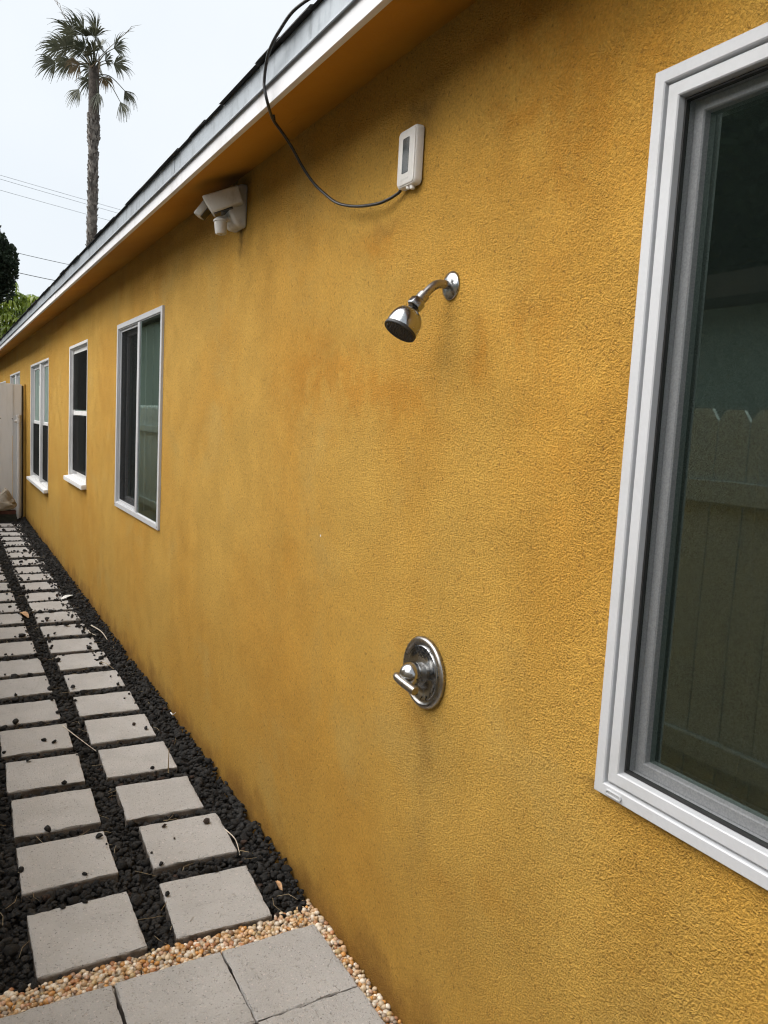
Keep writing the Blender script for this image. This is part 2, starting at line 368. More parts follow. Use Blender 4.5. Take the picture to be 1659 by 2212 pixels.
def wloc(o):
    v = Vector((0, 0, 0))
    while o is not None: v += o.location; o = o.parent
    return v
def link(name, me, mat, parent=None, loc=None):
    o = bpy.data.objects.new(name, me); COL.objects.link(o)
    if mat is not None and len(me.materials) == 0: me.materials.append(MAT[mat])
    if parent is not None: o.parent = parent
    if loc is not None: o.location = loc
    return o
def build(name, g, mat, parent=None, smooth=None, bevel=0.0, origin=None, seg=2, tri=False):
    """world-space geometry -> one mesh object; children are stored relative to their parent"""
    me = bpy.data.meshes.new(name)
    base = wloc(parent) if parent is not None else Vector((0, 0, 0))
    o0 = Vector(origin) if origin is not None else base
    me.from_pydata([tuple(Vector(p) - o0) for p in g.v], [], g.f)
    bm = bmesh.new(); bm.from_mesh(me)
    bmesh.ops.recalc_face_normals(bm, faces=bm.faces[:])
    if bevel > 0:
        ed = [e for e in bm.edges if len(e.link_faces) == 2 and e.calc_face_angle(0) > 0.5]
        bmesh.ops.bevel(bm, geom=ed, offset=bevel, segments=seg, profile=0.6, affect='EDGES', clamp_overlap=True)
    bm.to_mesh(me); bm.free()
    if smooth is not None:
        me.polygons.foreach_set('use_smooth', [True] * len(me.polygons))
        me.set_sharp_from_angle(angle=math.radians(smooth))
    o = link(name, me, mat, parent)
    if origin is not None: o.location = o0 - base
    return o
def tag(o, label, cat, group=None, kind=None):
    if label: o['label'] = label
    if cat: o['category'] = cat
    if group: o['group'] = group
    if kind: o['kind'] = kind
    return o
def thing(name, loc, label, cat, group=None):
    o = bpy.data.objects.new(name, None); COL.objects.link(o); o.location = loc; o.empty_display_size = 0.05
    return tag(o, label, cat, group)
def struct(o): o['kind'] = 'structure'; return o
def bez(pts, n=8):
    P = [Vector(p) for p in pts]; out = []
    for i in range(len(P) - 1):
        a = P[max(i - 1, 0)]; b = P[i]; c = P[i + 1]; d = P[min(i + 2, len(P) - 1)]
        for k in range(n):
            t = k / n
            out.append(0.5 * ((2 * b) + (c - a) * t + (2 * a - 5 * b + 4 * c - d) * t * t + (3 * b - a - 3 * c + d) * t ** 3))
    out.append(P[-1]); return out
def np_mesh(name, V, T, cols=None, smooth=False):
    me = bpy.data.meshes.new(name)
    V = np.asarray(V, np.float32); T = np.asarray(T, np.int32)
    me.vertices.add(len(V)); me.vertices.foreach_set('co', V.ravel())
    me.loops.add(T.size); me.loops.foreach_set('vertex_index', T.ravel())
    me.polygons.add(len(T)); me.polygons.foreach_set('loop_start', np.arange(0, T.size, T.shape[1], dtype=np.int32))
    me.polygons.foreach_set('loop_total', np.full(len(T), T.shape[1], np.int32))
    if smooth: me.polygons.foreach_set('use_smooth', np.ones(len(T), bool))
    if cols is not None:
        a = me.attributes.new('Col', 'FLOAT_COLOR', 'POINT')
        a.data.foreach_set('color', np.concatenate([cols, np.ones((len(V), 1))], 1).astype(np.float32).ravel())
    me.update(calc_edges=True); me.validate()
    return me

# ================================================================== SETTING
g = G(); g.add([(-300, -300, -0.04), (300, -300, -0.04), (300, 500, -0.04), (-300, 500, -0.04)], [(0, 1, 2, 3)])
struct(build('ground', g, 'ground'))
g = G(); g.add([(-1.5, -3, -0.03), (0.02, -3, -0.03), (0.02, 12.6, -0.03), (-1.5, 12.6, -0.03)], [(0, 1, 2, 3)])
struct(build('garden_bed', g, 'soil'))

# ------------------------------------------------------------------ the house
house = thing('stucco_house', (0, 0, 0), 'long single-storey house with ochre yellow stucco wall and white windows', 'house')
Y0, Y1, ZT = -3.0, 18.6, 2.58
WIN = {'near': (-0.93, 0.962, 0.968, 2.204), 'slider': (4.36, 5.545, 0.985, 2.18), 'mid': (6.86, 7.885, 0.985, 2.20),
       'far': (9.50, 11.46, 0.69, 2.185), 'end': (13.08, 14.95, 1.15, 2.17), 'last': (16.0, 17.6, 1.15, 2.10)}
ys = sorted({Y0, Y1, *[a for w in WIN.values() for a in w[:2]]})
zs = sorted({-0.1, ZT, *[a for w in WIN.values() for a in w[2:]]})
g = G()
for i in range(len(ys) - 1):
    for j in range(len(zs) - 1):
        yc = (ys[i] + ys[i + 1]) / 2; zc = (zs[j] + zs[j + 1]) / 2
        if any(w[0] < yc < w[1] and w[2] < zc < w[3] for w in WIN.values()): continue
        g.add([(0, ys[i], zs[j]), (0, ys[i], zs[j + 1]), (0, ys[i + 1], zs[j + 1]), (0, ys[i + 1], zs[j])], [(0, 1, 2, 3)])
for (a, b, c, d) in WIN.values():                      # reveals through the wall's thickness
    T = 0.13
    g.add([(0, a, c), (0, a, d), (T, a, d), (T, a, c)], [(0, 1, 2, 3)]); g.add([(0, b, c), (0, b, d), (T, b, d), (T, b, c)], [(3, 2, 1, 0)])
    g.add([(0, a, c), (0, b, c), (T, b, c), (T, a, c)], [(3, 2, 1, 0)]); g.add([(0, a, d), (0, b, d), (T, b, d), (T, a, d)], [(0, 1, 2, 3)])
me = bpy.data.meshes.new('wall'); me.from_pydata(g.v, [], g.f)
bm = bmesh.new(); bm.from_mesh(me); bmesh.ops.remove_doubles(bm, verts=bm.verts[:], dist=1e-5); bm.to_mesh(me); bm.free()
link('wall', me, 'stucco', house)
g = G(); g.box(0.001, 6.5, Y1, Y1 + 0.12, -0.1, 2.9); g.box(0.001, 6.5, Y0 - 0.12, Y0, -0.1, 2.9); g.box(6.5, 6.62, Y0 - 0.12, Y1 + 0.12, -0.1, 2.9)
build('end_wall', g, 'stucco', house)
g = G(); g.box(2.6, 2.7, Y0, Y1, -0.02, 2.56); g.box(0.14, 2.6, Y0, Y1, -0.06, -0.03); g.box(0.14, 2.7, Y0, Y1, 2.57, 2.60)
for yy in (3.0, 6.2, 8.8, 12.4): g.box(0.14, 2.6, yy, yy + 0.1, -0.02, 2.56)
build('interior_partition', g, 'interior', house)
# soffit follows the rafters down to the fascia
E = 0.262; ZF = 2.487
g = G(); n = 24
for i in range(n):
    a = Y0 + (Y1 - Y0) * i / n; b = Y0 + (Y1 - Y0) * (i + 1) / n
    g.add([(0, a, ZT), (0, b, ZT), (-E + 0.012, b, ZF + 0.004), (-E + 0.012, a, ZF + 0.004)], [(0, 1, 2, 3)])
build('soffit', g, 'soffit', house)
def seg_run(name, mat, cuts, x0, x1, z0, z1, bevel, wob=0.0015):
    for a, b in zip(cuts[:-1], cuts[1:]):
        d = random.uniform(-wob, wob); g = G()
        g.prism([(-x1 + d, z0 + d), (-x0 + d, z0 + d), (-x0 + d, z1), (-x1 + d, z1)], 'y', a + 0.0012, b - 0.0012)
        build(name, g, mat, house, smooth=40, bevel=bevel)
seg_run('fascia_board', 'fascia', [Y0, -0.4, 3.118, 6.75, 10.4, 14.0, Y1], E - 0.018, E, ZF, 2.60, 0.002)
for a, b in zip([Y0, 0.2, 3.14, 6.2, 9.2, 12.2, 15.2], [0.2, 3.14, 6.2, 9.2, 12.2, 15.2, Y1]):
    d = random.uniform(-0.001, 0.001); g = G()
    g.prism([(-E - 0.003 + d, 2.604), (-E - 0.003 + d, 2.541), (-E - 0.009 + d, 2.535), (-E - 0.009 + d, 2.531), (-E - 0.012 + d, 2.533), (-E - 0.0115 + d, 2.539),
             (-E - 0.006 + d, 2.545), (-E - 0.007 + d, 2.606), (0.1, 2.745), (0.1, 2.742)], 'y', a + 0.001, b - 0.001)
    build('drip_edge', g, 'drip', house, smooth=30)
# roof with a shingle course along the eave
g = G(); sl = 0.35
g.add([(-E - 0.006, Y0 - .2, 2.608), (3.25, Y0 - .2, 2.608 + 3.5 * sl), (3.25, Y1 + .2, 2.608 + 3.5 * sl), (-E - 0.006, Y1 + .2, 2.608), (6.9, Y0 - .2, 2.608), (6.9, Y1 + .2, 2.608)],
      [(0, 1, 2, 3), (1, 4, 5, 2)])
roof = build('roof', g, 'shingle', house)
yy = Y0 - .2; k = 0
while yy < Y1 + .1:
    w = random.choice([0.16, 0.2, 0.3, 0.33]); ov = random.uniform(0.012, 0.026); z = 2.609 + random.uniform(0, 0.004); dr = random.uniform(-0.004, 0.001)
    th = random.uniform(0.008, 0.013)
    x0 = -E - 0.008 - ov; g = G()
    g.prism([(x0, z + dr - ov * sl), (x0 + 0.01, z - (ov - .01) * sl + dr + th), (0.05, z + 0.31 * sl + th), (0.05, z + 0.31 * sl)], 'y', yy + 0.002, yy + w - 0.002)
    build('shingle', g, 'shingle', roof); yy += w

# ---- windows
def quad(x, y0, y1, z0, z1):
    g = G(); g.add([(x, y0, z0), (x, y0, z1), (x, y1, z1), (x, y1, z0)], [(0, 1, 2, 3)]); return g
# near window: vinyl retrofit frame with an insect screen over the whole opening
A, B, C, D = -0.95, 0.98, 0.95, 2.222
g = G(); g.frame(A, B, C, D, [(0, 0.002), (0, -0.013), (0.002, -0.015), (0.021, -0.015), (0.023, -0.013), (0.0235, -0.004), (0.0275, -0.004), (0.028, -0.0095),
                              (0.030, -0.011), (0.044, -0.011), (0.049, -0.011), (0.051, -0.009), (0.0515, 0.0), (0.0518, 0.10)])
nw = build('window', g, 'vinyl', house, smooth=25); nw['label'] = 'large white vinyl window with grey insect screen beside the shower'
g = G()
for yj in ((A, B)):
    pass
i0 = 0.052
g.frame(A + i0, B - i0, C + i0, D - i0, [(0, 0.075), (0, 0.031), (0.001, 0.030), (0.018, 0.030), (0.020, 0.033), (0.020, 0.075)])
g.box(0.030, 0.075, 0.0, 0.035, C + i0 + 0.0205, D - i0 - 0.0205)
build('sash', g, 'sash', nw, smooth=25)
build('pane', quad(0.046, A + 0.072, B - 0.072, C + 0.072, D - 0.072), 'glass', nw)
g = G(); g.frame(A + 0.0525, B - 0.0525, C + 0.0525, D - 0.0525, [(0, 0.012), (0, 0.004), (0.0015, 0.003), (0.004, 0.003), (0.0045, 0.008), (0.0045, 0.012)])
build('screen_spline', g, 'rubber', nw, smooth=30)
build('insect_screen', quad(0.009, A + 0.0572, B - 0.0572, C + 0.0572, D - 0.0572), 'screen_haze_tint', nw)
g = G(); ov = []
for k in range(16):
    a = 2 * math.pi * k / 16; ov.append((0.930 + (0.0135 if math.cos(a) > 0 else -0.0135) + 0.0055 * math.cos(a), 0.961 + 0.0052 * math.sin(a)))
ovi = [(0.930 + (p - 0.930) * 0.86, 0.961 + (q - 0.961) * 0.62) for p, q in ov]
n = 16; vs = [(-0.0145, *p) for p in ov] + [(-0.0185, *p) for p in ov] + [(-0.0185, *p) for p in ovi] + [(-0.0158, *p) for p in ovi]
g.add(vs, [(k + r * n, (k + 1) % n + r * n, (k + 1) % n + (r + 1) * n, k + (r + 1) * n) for r in range(3) for k in range(n)] + [tuple(range(3 * n, 4 * n))])
build('weep_cover', g, 'vinyl', nw, smooth=40)
g = G(); g.tube([(0.12, 0.814, 2.1), (0.12, 0.805, 1.5), (0.121, 0.790, 1.262)], 0.0016, 6); g.tube(bez([(0.12, 0.790, 1.262), (0.12, 0.797, 1.255), (0.12, 0.792, 1.246), (0.12, 0.783, 1.250), (0.12, 0.788, 1.262)], 5), 0.0015, 6)
g.tube([(0.121, 0.786, 1.25), (0.12, 0.781, 1.12), (0.12, 0.786, 1.022)], 0.0013, 6)
build('blind_cord', g, 'cord', nw, smooth=40)
# sliding window: screened half and a clear half
A, B, C, D = 4.336, 5.572, 0.962, 2.203
g = G(); g.frame(A, B, C, D, [(0, 0.002), (0, -0.012), (0.002, -0.014), (0.030, -0.014), (0.032, -0.012), (0.0325, -0.006), (0.037, -0.006), (0.038, 0.0), (0.0385, 0.09)])
sw = build('window', g, 'vinyl', house, smooth=25); sw['label'] = 'white sliding window with one clear pane and one dark screened half'
g = G(); g.box(-0.0125, 0.03, 4.889, 4.9395, C + 0.0365, D - 0.0365); build('mullion', g, 'vinyl', sw, bevel=0.003, smooth=30)
build('pane', quad(-0.005, A + 0.0362, 4.889, C + 0.0362, D - 0.0362), 'glass', sw)
g = G(); g.frame(4.9405, B - 0.039, C + 0.039, D - 0.039, [(0, 0.03), (0, 0.006), (0.012, 0.006), (0.013, 0.012), (0.013, 0.03)]); build('screen_frame', g, 'vinyl', sw, smooth=25)
g = G(); g.frame(4.9405, B - 0.039, C + 0.039, D - 0.039, [(0, 0.085), (0, 0.045), (0.035, 0.045), (0.038, 0.052), (0.038, 0.085)]); build('sash', g, 'sash', sw, smooth=25)
build('insect_screen', quad(0.011, 4.953, B - 0.0522, C + 0.0522, D - 0.0522), 'screen', sw)
build('pane', quad(0.060, 4.978, B - 0.076, C + 0.076, D - 0.076), 'glass', sw)
for yy in (A + 0.02, B - 0.02):
    g = G(); g.lathe([(0, 0.0045), (0.002, 0.0045), (0.003, 0.002)], (-0.0142, yy, C + 0.016), (-1, 0, 0), 12); build('screw', g, 'nickel', sw, smooth=40)
# recessed wooden double-hung windows with projecting sills
def hung(name_label, a, b, c, d, rail, posts, sill_p, shade_top, screens=(), d_s=0.036):
    g = G(); g.frame(a - 0.004, b + 0.004, c - 0.004, d + 0.004, [(0.0, 0.001), (0.0, -0.004), (0.006, -0.005), (0.022, -0.001), (0.0225, 0.02), (0.03, 0.021), (0.0305, 0.11)])
    w = build('window', g, 'wood_white', house, smooth=25); w['label'] = name_label
    bays = []; e = [a + 0.0265] + [v for p in posts for v in p] + [b - 0.0265]
    for i in range(0, len(e), 2): bays.append((e[i], e[i + 1]))
    for p in posts:
        g = G(); g.box(0.002, 0.105, p[0] + .0005, p[1] - .0005, c + 0.027, d - 0.027); build('mullion', g, 'wood_white', w, bevel=0.003, smooth=30)
    for (p, q) in bays:
        z0, z1 = c + 0.0275, d - 0.0275
        g = G(); g.frame(p, q, rail - 0.02, z1, [(0, 0.075), (0, d_s), (0.034, d_s), (0.038, d_s + 0.008), (0.038, 0.075)]); us = build('sash', g, 'wood_white', w, smooth=25)
        build('pane', quad(d_s + 0.012, p + 0.038, q - 0.038, rail + 0.018, z1 - 0.038), 'glass', us)
        g = G(); g.frame(p + 0.001, q - 0.001, z0, rail + 0.02, [(0, 0.1), (0, d_s + 0.03), (0.034, d_s + 0.03), (0.038, d_s + 0.038), (0.038, 0.1)]); ls = build('sash', g, 'wood_white', w, smooth=25)
        build('pane', quad(d_s + 0.042, p + 0.039, q - 0.039, z0 + 0.038, rail - 0.018), 'glass', ls)
        if screens:
            for za, zb in screens: build('insect_screen', quad(d_s - 0.006, p + 0.003, q - 0.003, za, zb), 'screen', w)
        if shade_top:
            build('roller_shade', quad(0.118, p + 0.01, q - 0.01, rail - 0.01, z1), 'shade', w)
    if sill_p:
        g = G(); g.prism([(-sill_p, c + 0.002), (0.07, c + 0.022), (0.07, c - 0.02), (-sill_p + 0.003, c - 0.036), (-sill_p, c - 0.034)], 'y', a - 0.008, b + 0.045)
        build('sill', g, 'wood_white', w, bevel=0.003, smooth=30)
    return w
hung('narrow white double-hung window with dark panes and thick sill', *WIN['mid'], 1.592, [], 0.042, False, [(1.05, 1.565), (1.62, 2.135)])
hung('wide white paired window with grey shades above and dark lower panes', *WIN['far'], 1.44, [(10.34, 10.455)], 0.048, True, [(0.755, 1.415)])
hung('small white window beyond the gate', *WIN['end'], 1.65, [(13.9, 14.02)], 0.0, True)
hung('last white window beyond the gate', *WIN['last'], 1.60, [], 0.0, True)

# ================================================================== PAVING
def slab_mesh(seed, sx=0.303, sy=0.303, h=0.046, chip=0.0034):
    r = random.Random(seed); bm = bmesh.new(); bmesh.ops.create_cube(bm, size=1.0)
    for v in bm.verts: v.co = Vector((v.co.x * sx, v.co.y * sy, (v.co.z - 0.5) * h))
    top = [e for e in bm.edges]
    bmesh.ops.subdivide_edges(bm, edges=[e for e in bm.edges if abs(e.verts[0].co.z - e.verts[1].co.z) < 1e-6], cuts=13, use_grid_fill=True)
    bot = [f for f in bm.faces if f.normal.z < -0.5]
    bmesh.ops.delete(bm, geom=bot, context='FACES')
    ed = [e for e in bm.edges if len(e.link_faces) == 2 and e.calc_face_angle(0) > 0.7]
    bmesh.ops.bevel(bm, geom=ed, offset=0.0032, segments=2, profile=0.5, affect='EDGES')
    for v in bm.verts:
        ex = max(abs(v.co.x) - (sx / 2 - 0.006), 0) + max(abs(v.co.y) - (sy / 2 - 0.006), 0)
        if v.co.z > -0.012 and ex > 0:
            k = r.random() ** 3 * chip * 1.6
            v.co.x -= math.copysign(k, v.co.x) if abs(v.co.x) > sx / 2 - 0.006 else 0
            v.co.y -= math.copysign(k, v.co.y) if abs(v.co.y) > sy / 2 - 0.006 else 0
            v.co.z -= r.random() ** 2 * chip * 0.8
        elif v.co.z > -0.012: v.co.z += r.uniform(-0.0006, 0.0006)
    me = bpy.data.meshes.new('slab'); bm.to_mesh(me); bm.free(); me.materials.append(MAT['concrete'])
    me.polygons.foreach_set('use_smooth', [True] * len(me.polygons)); me.set_sharp_from_angle(angle=math.radians(50))
    return me
SL = [slab_mesh(i) for i in range(5)]
ZS = 0.030
ORD = ['first', 'second', 'third', 'fourth', 'fifth', 'sixth', 'seventh', 'eighth', 'ninth', 'tenth', 'eleventh', 'twelfth', 'thirteenth', 'fourteenth', 'fifteenth',
       'sixteenth', 'seventeenth', 'eighteenth', 'nineteenth', 'twentieth', 'twenty-first', 'twenty-second', 'twenty-third', 'twenty-fourth', 'twenty-fifth']
right = [(-0.297, 2.306, -4), (-0.276, 2.706, -3), (-0.291, 3.075, -3), (-0.294, 3.474, -2.5), (-0.296, 3.862, -2.5), (-0.293, 4.247, -2), (-0.288, 4.650, -1), (-0.290, 5.055, -1), (-0.297, 5.430, -1.5),
         (-0.296, 5.835, -1), (-0.300, 6.230, 0), (-0.300, 6.610, 0), (-0.299, 6.975, 0), (-0.300, 7.410, 0), (-0.301, 7.805, 0.5), (-0.303, 8.200, 0), (-0.292, 8.610, 0), (-0.296, 9.065, 0.5),
         (-0.292, 9.430, 0), (-0.286, 9.860, -0.5), (-0.290, 10.250, 0), (-0.292, 10.630, 1), (-0.288, 11.040, 0), (-0.270, 11.480, 0)]
left = [(-0.696, 2.313, 0), (-0.696, 2.737, -1), (-0.687, 3.112, -2), (-0.684, 3.490, -3), (-0.682, 3.870, -2), (-0.687, 4.260, -1), (-0.682, 4.672, 0), (-0.681, 5.055, 0), (-0.684, 5.456, 0),
        (-0.688, 5.877, 0), (-0.687, 6.272, 0), (-0.680, 6.640, 0), (-0.690, 7.040, 0), (-0.690, 7.470, 0), (-0.697, 7.850, 0), (-0.697, 8.260, 0), (-0.695, 8.67, 0), (-0.694, 9.07, 0), (-0.696, 9.46, 0.5), (-0.692, 9.87, 0), (-0.695, 10.26, 0), (-0.693, 10.66, -0.5), (-0.696, 11.06, 0), (-0.69, 11.46, 0)]
slabs = []
for row, where in ((right, 'nearer the wall'), (left, 'farther from the wall')):
    for i, (x, y, a) in enumerate(row):
        o = link('stepping_stone', SL[(i * 2 + (row is left)) % 5], None, None, (x, y, ZS + random.uniform(-0.003, 0.003)))
        o.rotation_euler = (random.uniform(-0.006, 0.006), random.uniform(-0.006, 0.006), math.radians(a + random.choice([0, 90, 180, 270])))
        tag(o, f'{ORD[i]} concrete stepping stone from the pebble strip, row {where}', 'stepping stone', 'concrete stepping stones in black rock')
        slabs.append((x, y))
pat = bpy.data.objects.new('patio', None); COL.objects.link(pat); struct(pat); pat.location = (-0.7, 1.0, 0)
for r_ in range(6):
    for c_ in range(5):
        x = -0.050 - 0.1525 - c_ * 0.3085; y = 2.055 - 0.1525 - r_ * 0.306
        if x < -1.4: continue
        o = link('paver', SL[(r_ * 3 + c_ * 2) % 5], None, pat, (x + random.uniform(-.0012, .0012) + 0.7, y + random.uniform(-.001, .001) - 1.0, ZS - 0.002 + random.uniform(-0.0015, 0.0015)))
        o.rotation_euler = (random.uniform(-0.004, 0.004), random.uniform(-0.004, 0.004), math.radians(random.uniform(-0.2, 0.2) + random.choice([0, 90, 180, 270])))

# ------------------------------------------------------------------ lava rock and pebbles
def ico(sub):
    bm = bmesh.new(); bmesh.ops.create_icosphere(bm, subdivisions=sub, radius=1.0)
    V = np.array([v.co[:] for v in bm.verts]); T = np.array([[v.index for v in f.verts] for f in bm.faces]); bm.free(); return V, T
I1 = ico(1); I2 = ico(2)
def protos(base, n, amp, lims=(0.5, 0.82)):
    out = []
    for k in range(n):
        V = base[0].copy()
        d = rng.normal(size=(7, 3)); d /= np.linalg.norm(d, axis=1)[:, None]
        for q in d:                                        # cut flat facets so the stones read as broken
            lim = rng.uniform(*lims); s = V @ q; V -= np.clip(s - lim, 0, None)[:, None] * q
        V *= (1 + rng.normal(0, amp, len(V)))[:, None]
        out.append(V)
    return out
def rotm(n):
    q = rng.normal(size=(n, 4)); q /= np.linalg.norm(q, axis=1)[:, None]; w, x, y, z = q.T
    return np.stack([np.stack([1 - 2 * (y * y + z * z), 2 * (x * y - z * w), 2 * (x * z + y * w)], -1),
                     np.stack([2 * (x * y + z * w), 1 - 2 * (x * x + z * z), 2 * (y * z - x * w)], -1),
                     np.stack([2 * (x * z - y * w), 2 * (y * z + x * w), 1 - 2 * (x * x + y * y)], -1)], 1)
def scatter(P, R, pr, T, squash, cols, rot=None):
    n = len(P); M = rotm(n); idx = rng.integers(0, len(pr), n); PV = np.array(pr)
    sc = rng.uniform(squash[0], 1.0, (n, 3)) * R[:, None]
    V = PV[idx] * sc[:, None, :]
    V = np.einsum('nij,nkj->nki', M, V)
    if squash[1] < 1: V[:, :, 2] *= squash[1]
    V += P[:, None, :]
    nv = PV.shape[1]
    TT = (T[None] + (np.arange(n) * nv)[:, None, None]).reshape(-1, 3)
    return V.reshape(-1, 3), TT, np.repeat(cols, nv, 0)
SX = np.array(slabs)
def in_slab(P, m):
    d = np.abs(P[:, None, :2] - SX[None]); return ((d[:, :, 0] < 0.152 + m) & (d[:, :, 1] < 0.152 + m)).any(1)
def vnoise(P, s, seed):
    r = np.random.default_rng(seed); k = r.normal(size=(10, 2)) * s; ph = r.uniform(0, 6.28, 10)
    return np.sin(P[:, :2] @ k.T + ph).mean(1)
def bed(y0, y1, x0, x1, pitch, base, lo, hi, layers):
    Vs = []; Ts = []; Cs = []; off = 0
    pr = protos(base, 14, 0.09)
    for L, (dz, keep) in enumerate(layers):
        gx, gy = np.meshgrid(np.arange(x0, x1, pitch), np.arange(y0, y1, pitch)); P = np.stack([gx.ravel(), gy.ravel(), gx.ravel() * 0], 1)
        P[:, :2] += rng.uniform(-0.6, 0.6, (len(P), 2)) * pitch; P = P[rng.random(len(P)) < keep]
        R = rng.uniform(lo, hi, len(P)) * np.where(rng.random(len(P)) < 0.15, rng.uniform(1.3, 1.9, len(P)), rng.uniform(0.7, 1.05, len(P)))
        far = np.clip((P[:, 1] - 4.0) / 4.0, 0, 1)
        ok = ~in_slab(P, 0.001 - 0.012 * 0 ) if L == 0 else ~in_slab(P, 0.004)
        spill = in_slab(P, 0) & ~in_slab(P, -0.02) & (rng.random(len(P)) < 0.30 * far + 0.015)
        wallside = (P[:, 0] > -0.22) & (rng.random(len(P)) < 0.34 * far) & in_slab(P, 0)
        on = (spill | wallside)
        P = P[ok | on]; R = R[ok | on]; on = on[ok | on]; far = far[ok | on] if False else np.clip((P[:, 1] - 4.0) / 4.0, 0, 1)
        heap = 0.026 * np.clip((P[:, 0] + 0.15) / 0.10, 0, 1) + 0.008 * far
        front = np.clip((P[:, 1] - 2.15) / 0.25, 0, 1)
        z = 0.006 + heap * front + 0.007 * vnoise(P, 9, 3) + dz + rng.normal(0, 0.003, len(P))
        P[:, 2] = np.where(on, ZS + R * 0.45, z)
        good = (P[:, 0] < -R * 0.75) & (P[:, 1] > 2.155 + 0.02 * vnoise(P, 14, 9) - 0.0)
        P = P[good]; R = R[good]
        v = rng.uniform(0.010, 0.034, len(P)); C = np.stack([v * 1.02, v, v * 0.99], 1)
        rust = rng.random(len(P)) < 0.02; C[rust] = np.array([0.05, 0.03, 0.022])
        V, T, CC = scatter(P, R, pr, base[1], (0.62, 0.85), C)
        Vs.append(V); Ts.append(T + off); Cs.append(CC); off += len(V)
    return np.concatenate(Vs), np.concatenate(Ts), np.concatenate(Cs)
a = bed(2.13, 4.6, -1.30, 0.0, 0.0185, I2, 0.0085, 0.0165, [(0.0, 0.95), (0.009, 0.55)])
b = bed(4.6, 12.15, -1.02, 0.0, 0.0200, I1, 0.0095, 0.0175, [(0.0, 0.95), (0.010, 0.50)])
c = bed(4.6, 12.15, -1.50, -1.02, 0.036, I1, 0.018, 0.028, [(0.0, 0.95)])
d = bed(2.13, 4.6, -1.50, -1.30, 0.030, I1, 0.015, 0.024, [(0.0, 0.95)])
V = np.concatenate([q[0] for q in (a, b, c, d)]); Cc = np.concatenate([q[2] for q in (a, b, c, d)]); T = []; k = 0
for q in (a, b, c, d): T.append(q[1] + k); k += len(q[0])
T = np.concatenate(T)
o = link('lava_rock_bed', np_mesh('lava_rock_bed', V, T, Cc), 'lava'); tag(o, 'bed of small black lava rocks around the stepping stones along the wall', 'gravel', kind='stuff')
# pebbles
def peb():
    P = []
    for L in range(3):
        gx, gy = np.meshgrid(np.arange(-1.3, 0.0, 0.0125), np.arange(2.052, 2.20, 0.0125)); p = np.stack([gx.ravel(), gy.ravel(), gx.ravel() * 0 - 0.006 + L * 0.0085], 1); P.append(p)
        gx, gy = np.meshgrid(np.arange(-0.047, 0.0, 0.0125), np.arange(0.4, 2.052, 0.0125)); p = np.stack([gx.ravel(), gy.ravel(), gx.ravel() * 0 - 0.008 + L * 0.0085], 1); P.append(p)
    P = np.concatenate(P); P[:, :2] += rng.uniform(-0.006, 0.006, (len(P), 2)); P[:, 2] += rng.normal(0, 0.002, len(P))
    R = rng.uniform(0.0065, 0.0118, len(P))
    edge = 2.165 + 0.016 * vnoise(P, 22, 5)
    ok = (P[:, 0] < -R * 0.7) & (P[:, 1] < edge) & ~in_slab(P, 0.002)
    ok |= (P[:, 0] > -0.03) & (P[:, 1] < 2.27) & (P[:, 0] < -0.006)
    pat_in = (P[:, 0] < -0.050) & (P[:, 1] < 2.058)
    ok &= ~pat_in
    P = P[ok]; R = R[ok]
    pal = np.array([(0.66, 0.54, 0.38), (0.78, 0.71, 0.60), (0.54, 0.35, 0.18), (0.60, 0.31, 0.10), (0.48, 0.24, 0.12), (0.70, 0.49, 0.30), (0.40, 0.33, 0.26), (0.60, 0.40, 0.28), (0.52, 0.40, 0.22), (0.30, 0.20, 0.13)])
    C = pal[rng.choice(len(pal), len(P), p=[.22, .19, .12, .08, .07, .12, .06, .07, .05, .02])] * rng.uniform(0.8, 1.15, (len(P), 1))
    pr = [I2[0] * (1 + rng.normal(0, 0.03, len(I2[0])))[:, None] for _ in range(8)]
    return scatter(P, R, pr, I2[1], (0.62, 0.8), C)
V, T, Cc = peb()
o = link('pebble_strip', np_mesh('pebble_strip', V, T, Cc, True), 'pebble'); tag(o, 'strip of small tan, white and orange pebbles between patio and black rock', 'pebbles', kind='stuff')

# ------------------------------------------------------------------ loose stones and litter on the slabs
RP = protos(I2, 8, 0.05, (0.35, 0.7)); rk = 0
def loose(x, y, r, label, brown=False):
    global rk
    V = RP[rk % 8] * np.array([1.0, 0.8, 0.72]) * r; rk += 1
    ca, sa = math.cos(rk * 1.7), math.sin(rk * 1.7); V = np.stack([V[:, 0] * ca - V[:, 1] * sa, V[:, 0] * sa + V[:, 1] * ca, V[:, 2]], 1)
    zmin = V[:, 2].min(); v = 0.018
    C = np.tile(np.array([[0.055, 0.04, 0.033]] if brown else [[v, v, v]]), (len(V), 1))
    me = np_mesh('loose_lava_rock', V, I2[1], C)
    o = link('loose_lava_rock', me, 'lava', None, (x, y, ZS + 0.0015 - zmin)); tag(o, label, 'rock', 'loose rocks on the stepping stones')
W1, W2 = 'row nearer the wall', 'row farther from the wall'
loose(-0.177, 2.779, 0.018, 'largest brown rock on the second stepping stone, row nearer the wall', True)
loose(-0.334, 2.816, 0.013, 'small grey-brown rock at the far left of the second stepping stone nearer the wall', True)
loose(-0.321, 2.717, 0.007, 'tiniest dark rock near the middle of the second stepping stone nearer the wall', True)
loose(-0.569, 2.838, 0.016, 'black rock on the far right corner of second stepping stone farther from wall')
loose(-0.654, 2.612, 0.011, 'small round black rock by front edge of second stepping stone farther from wall')
loose(-0.738, 3.62, 0.014, 'black rock at the back edge of the fourth stepping stone farther from the wall')
loose(-0.650, 3.825, 0.017, 'left of two neighbouring black rocks on fifth stepping stone farther from wall')
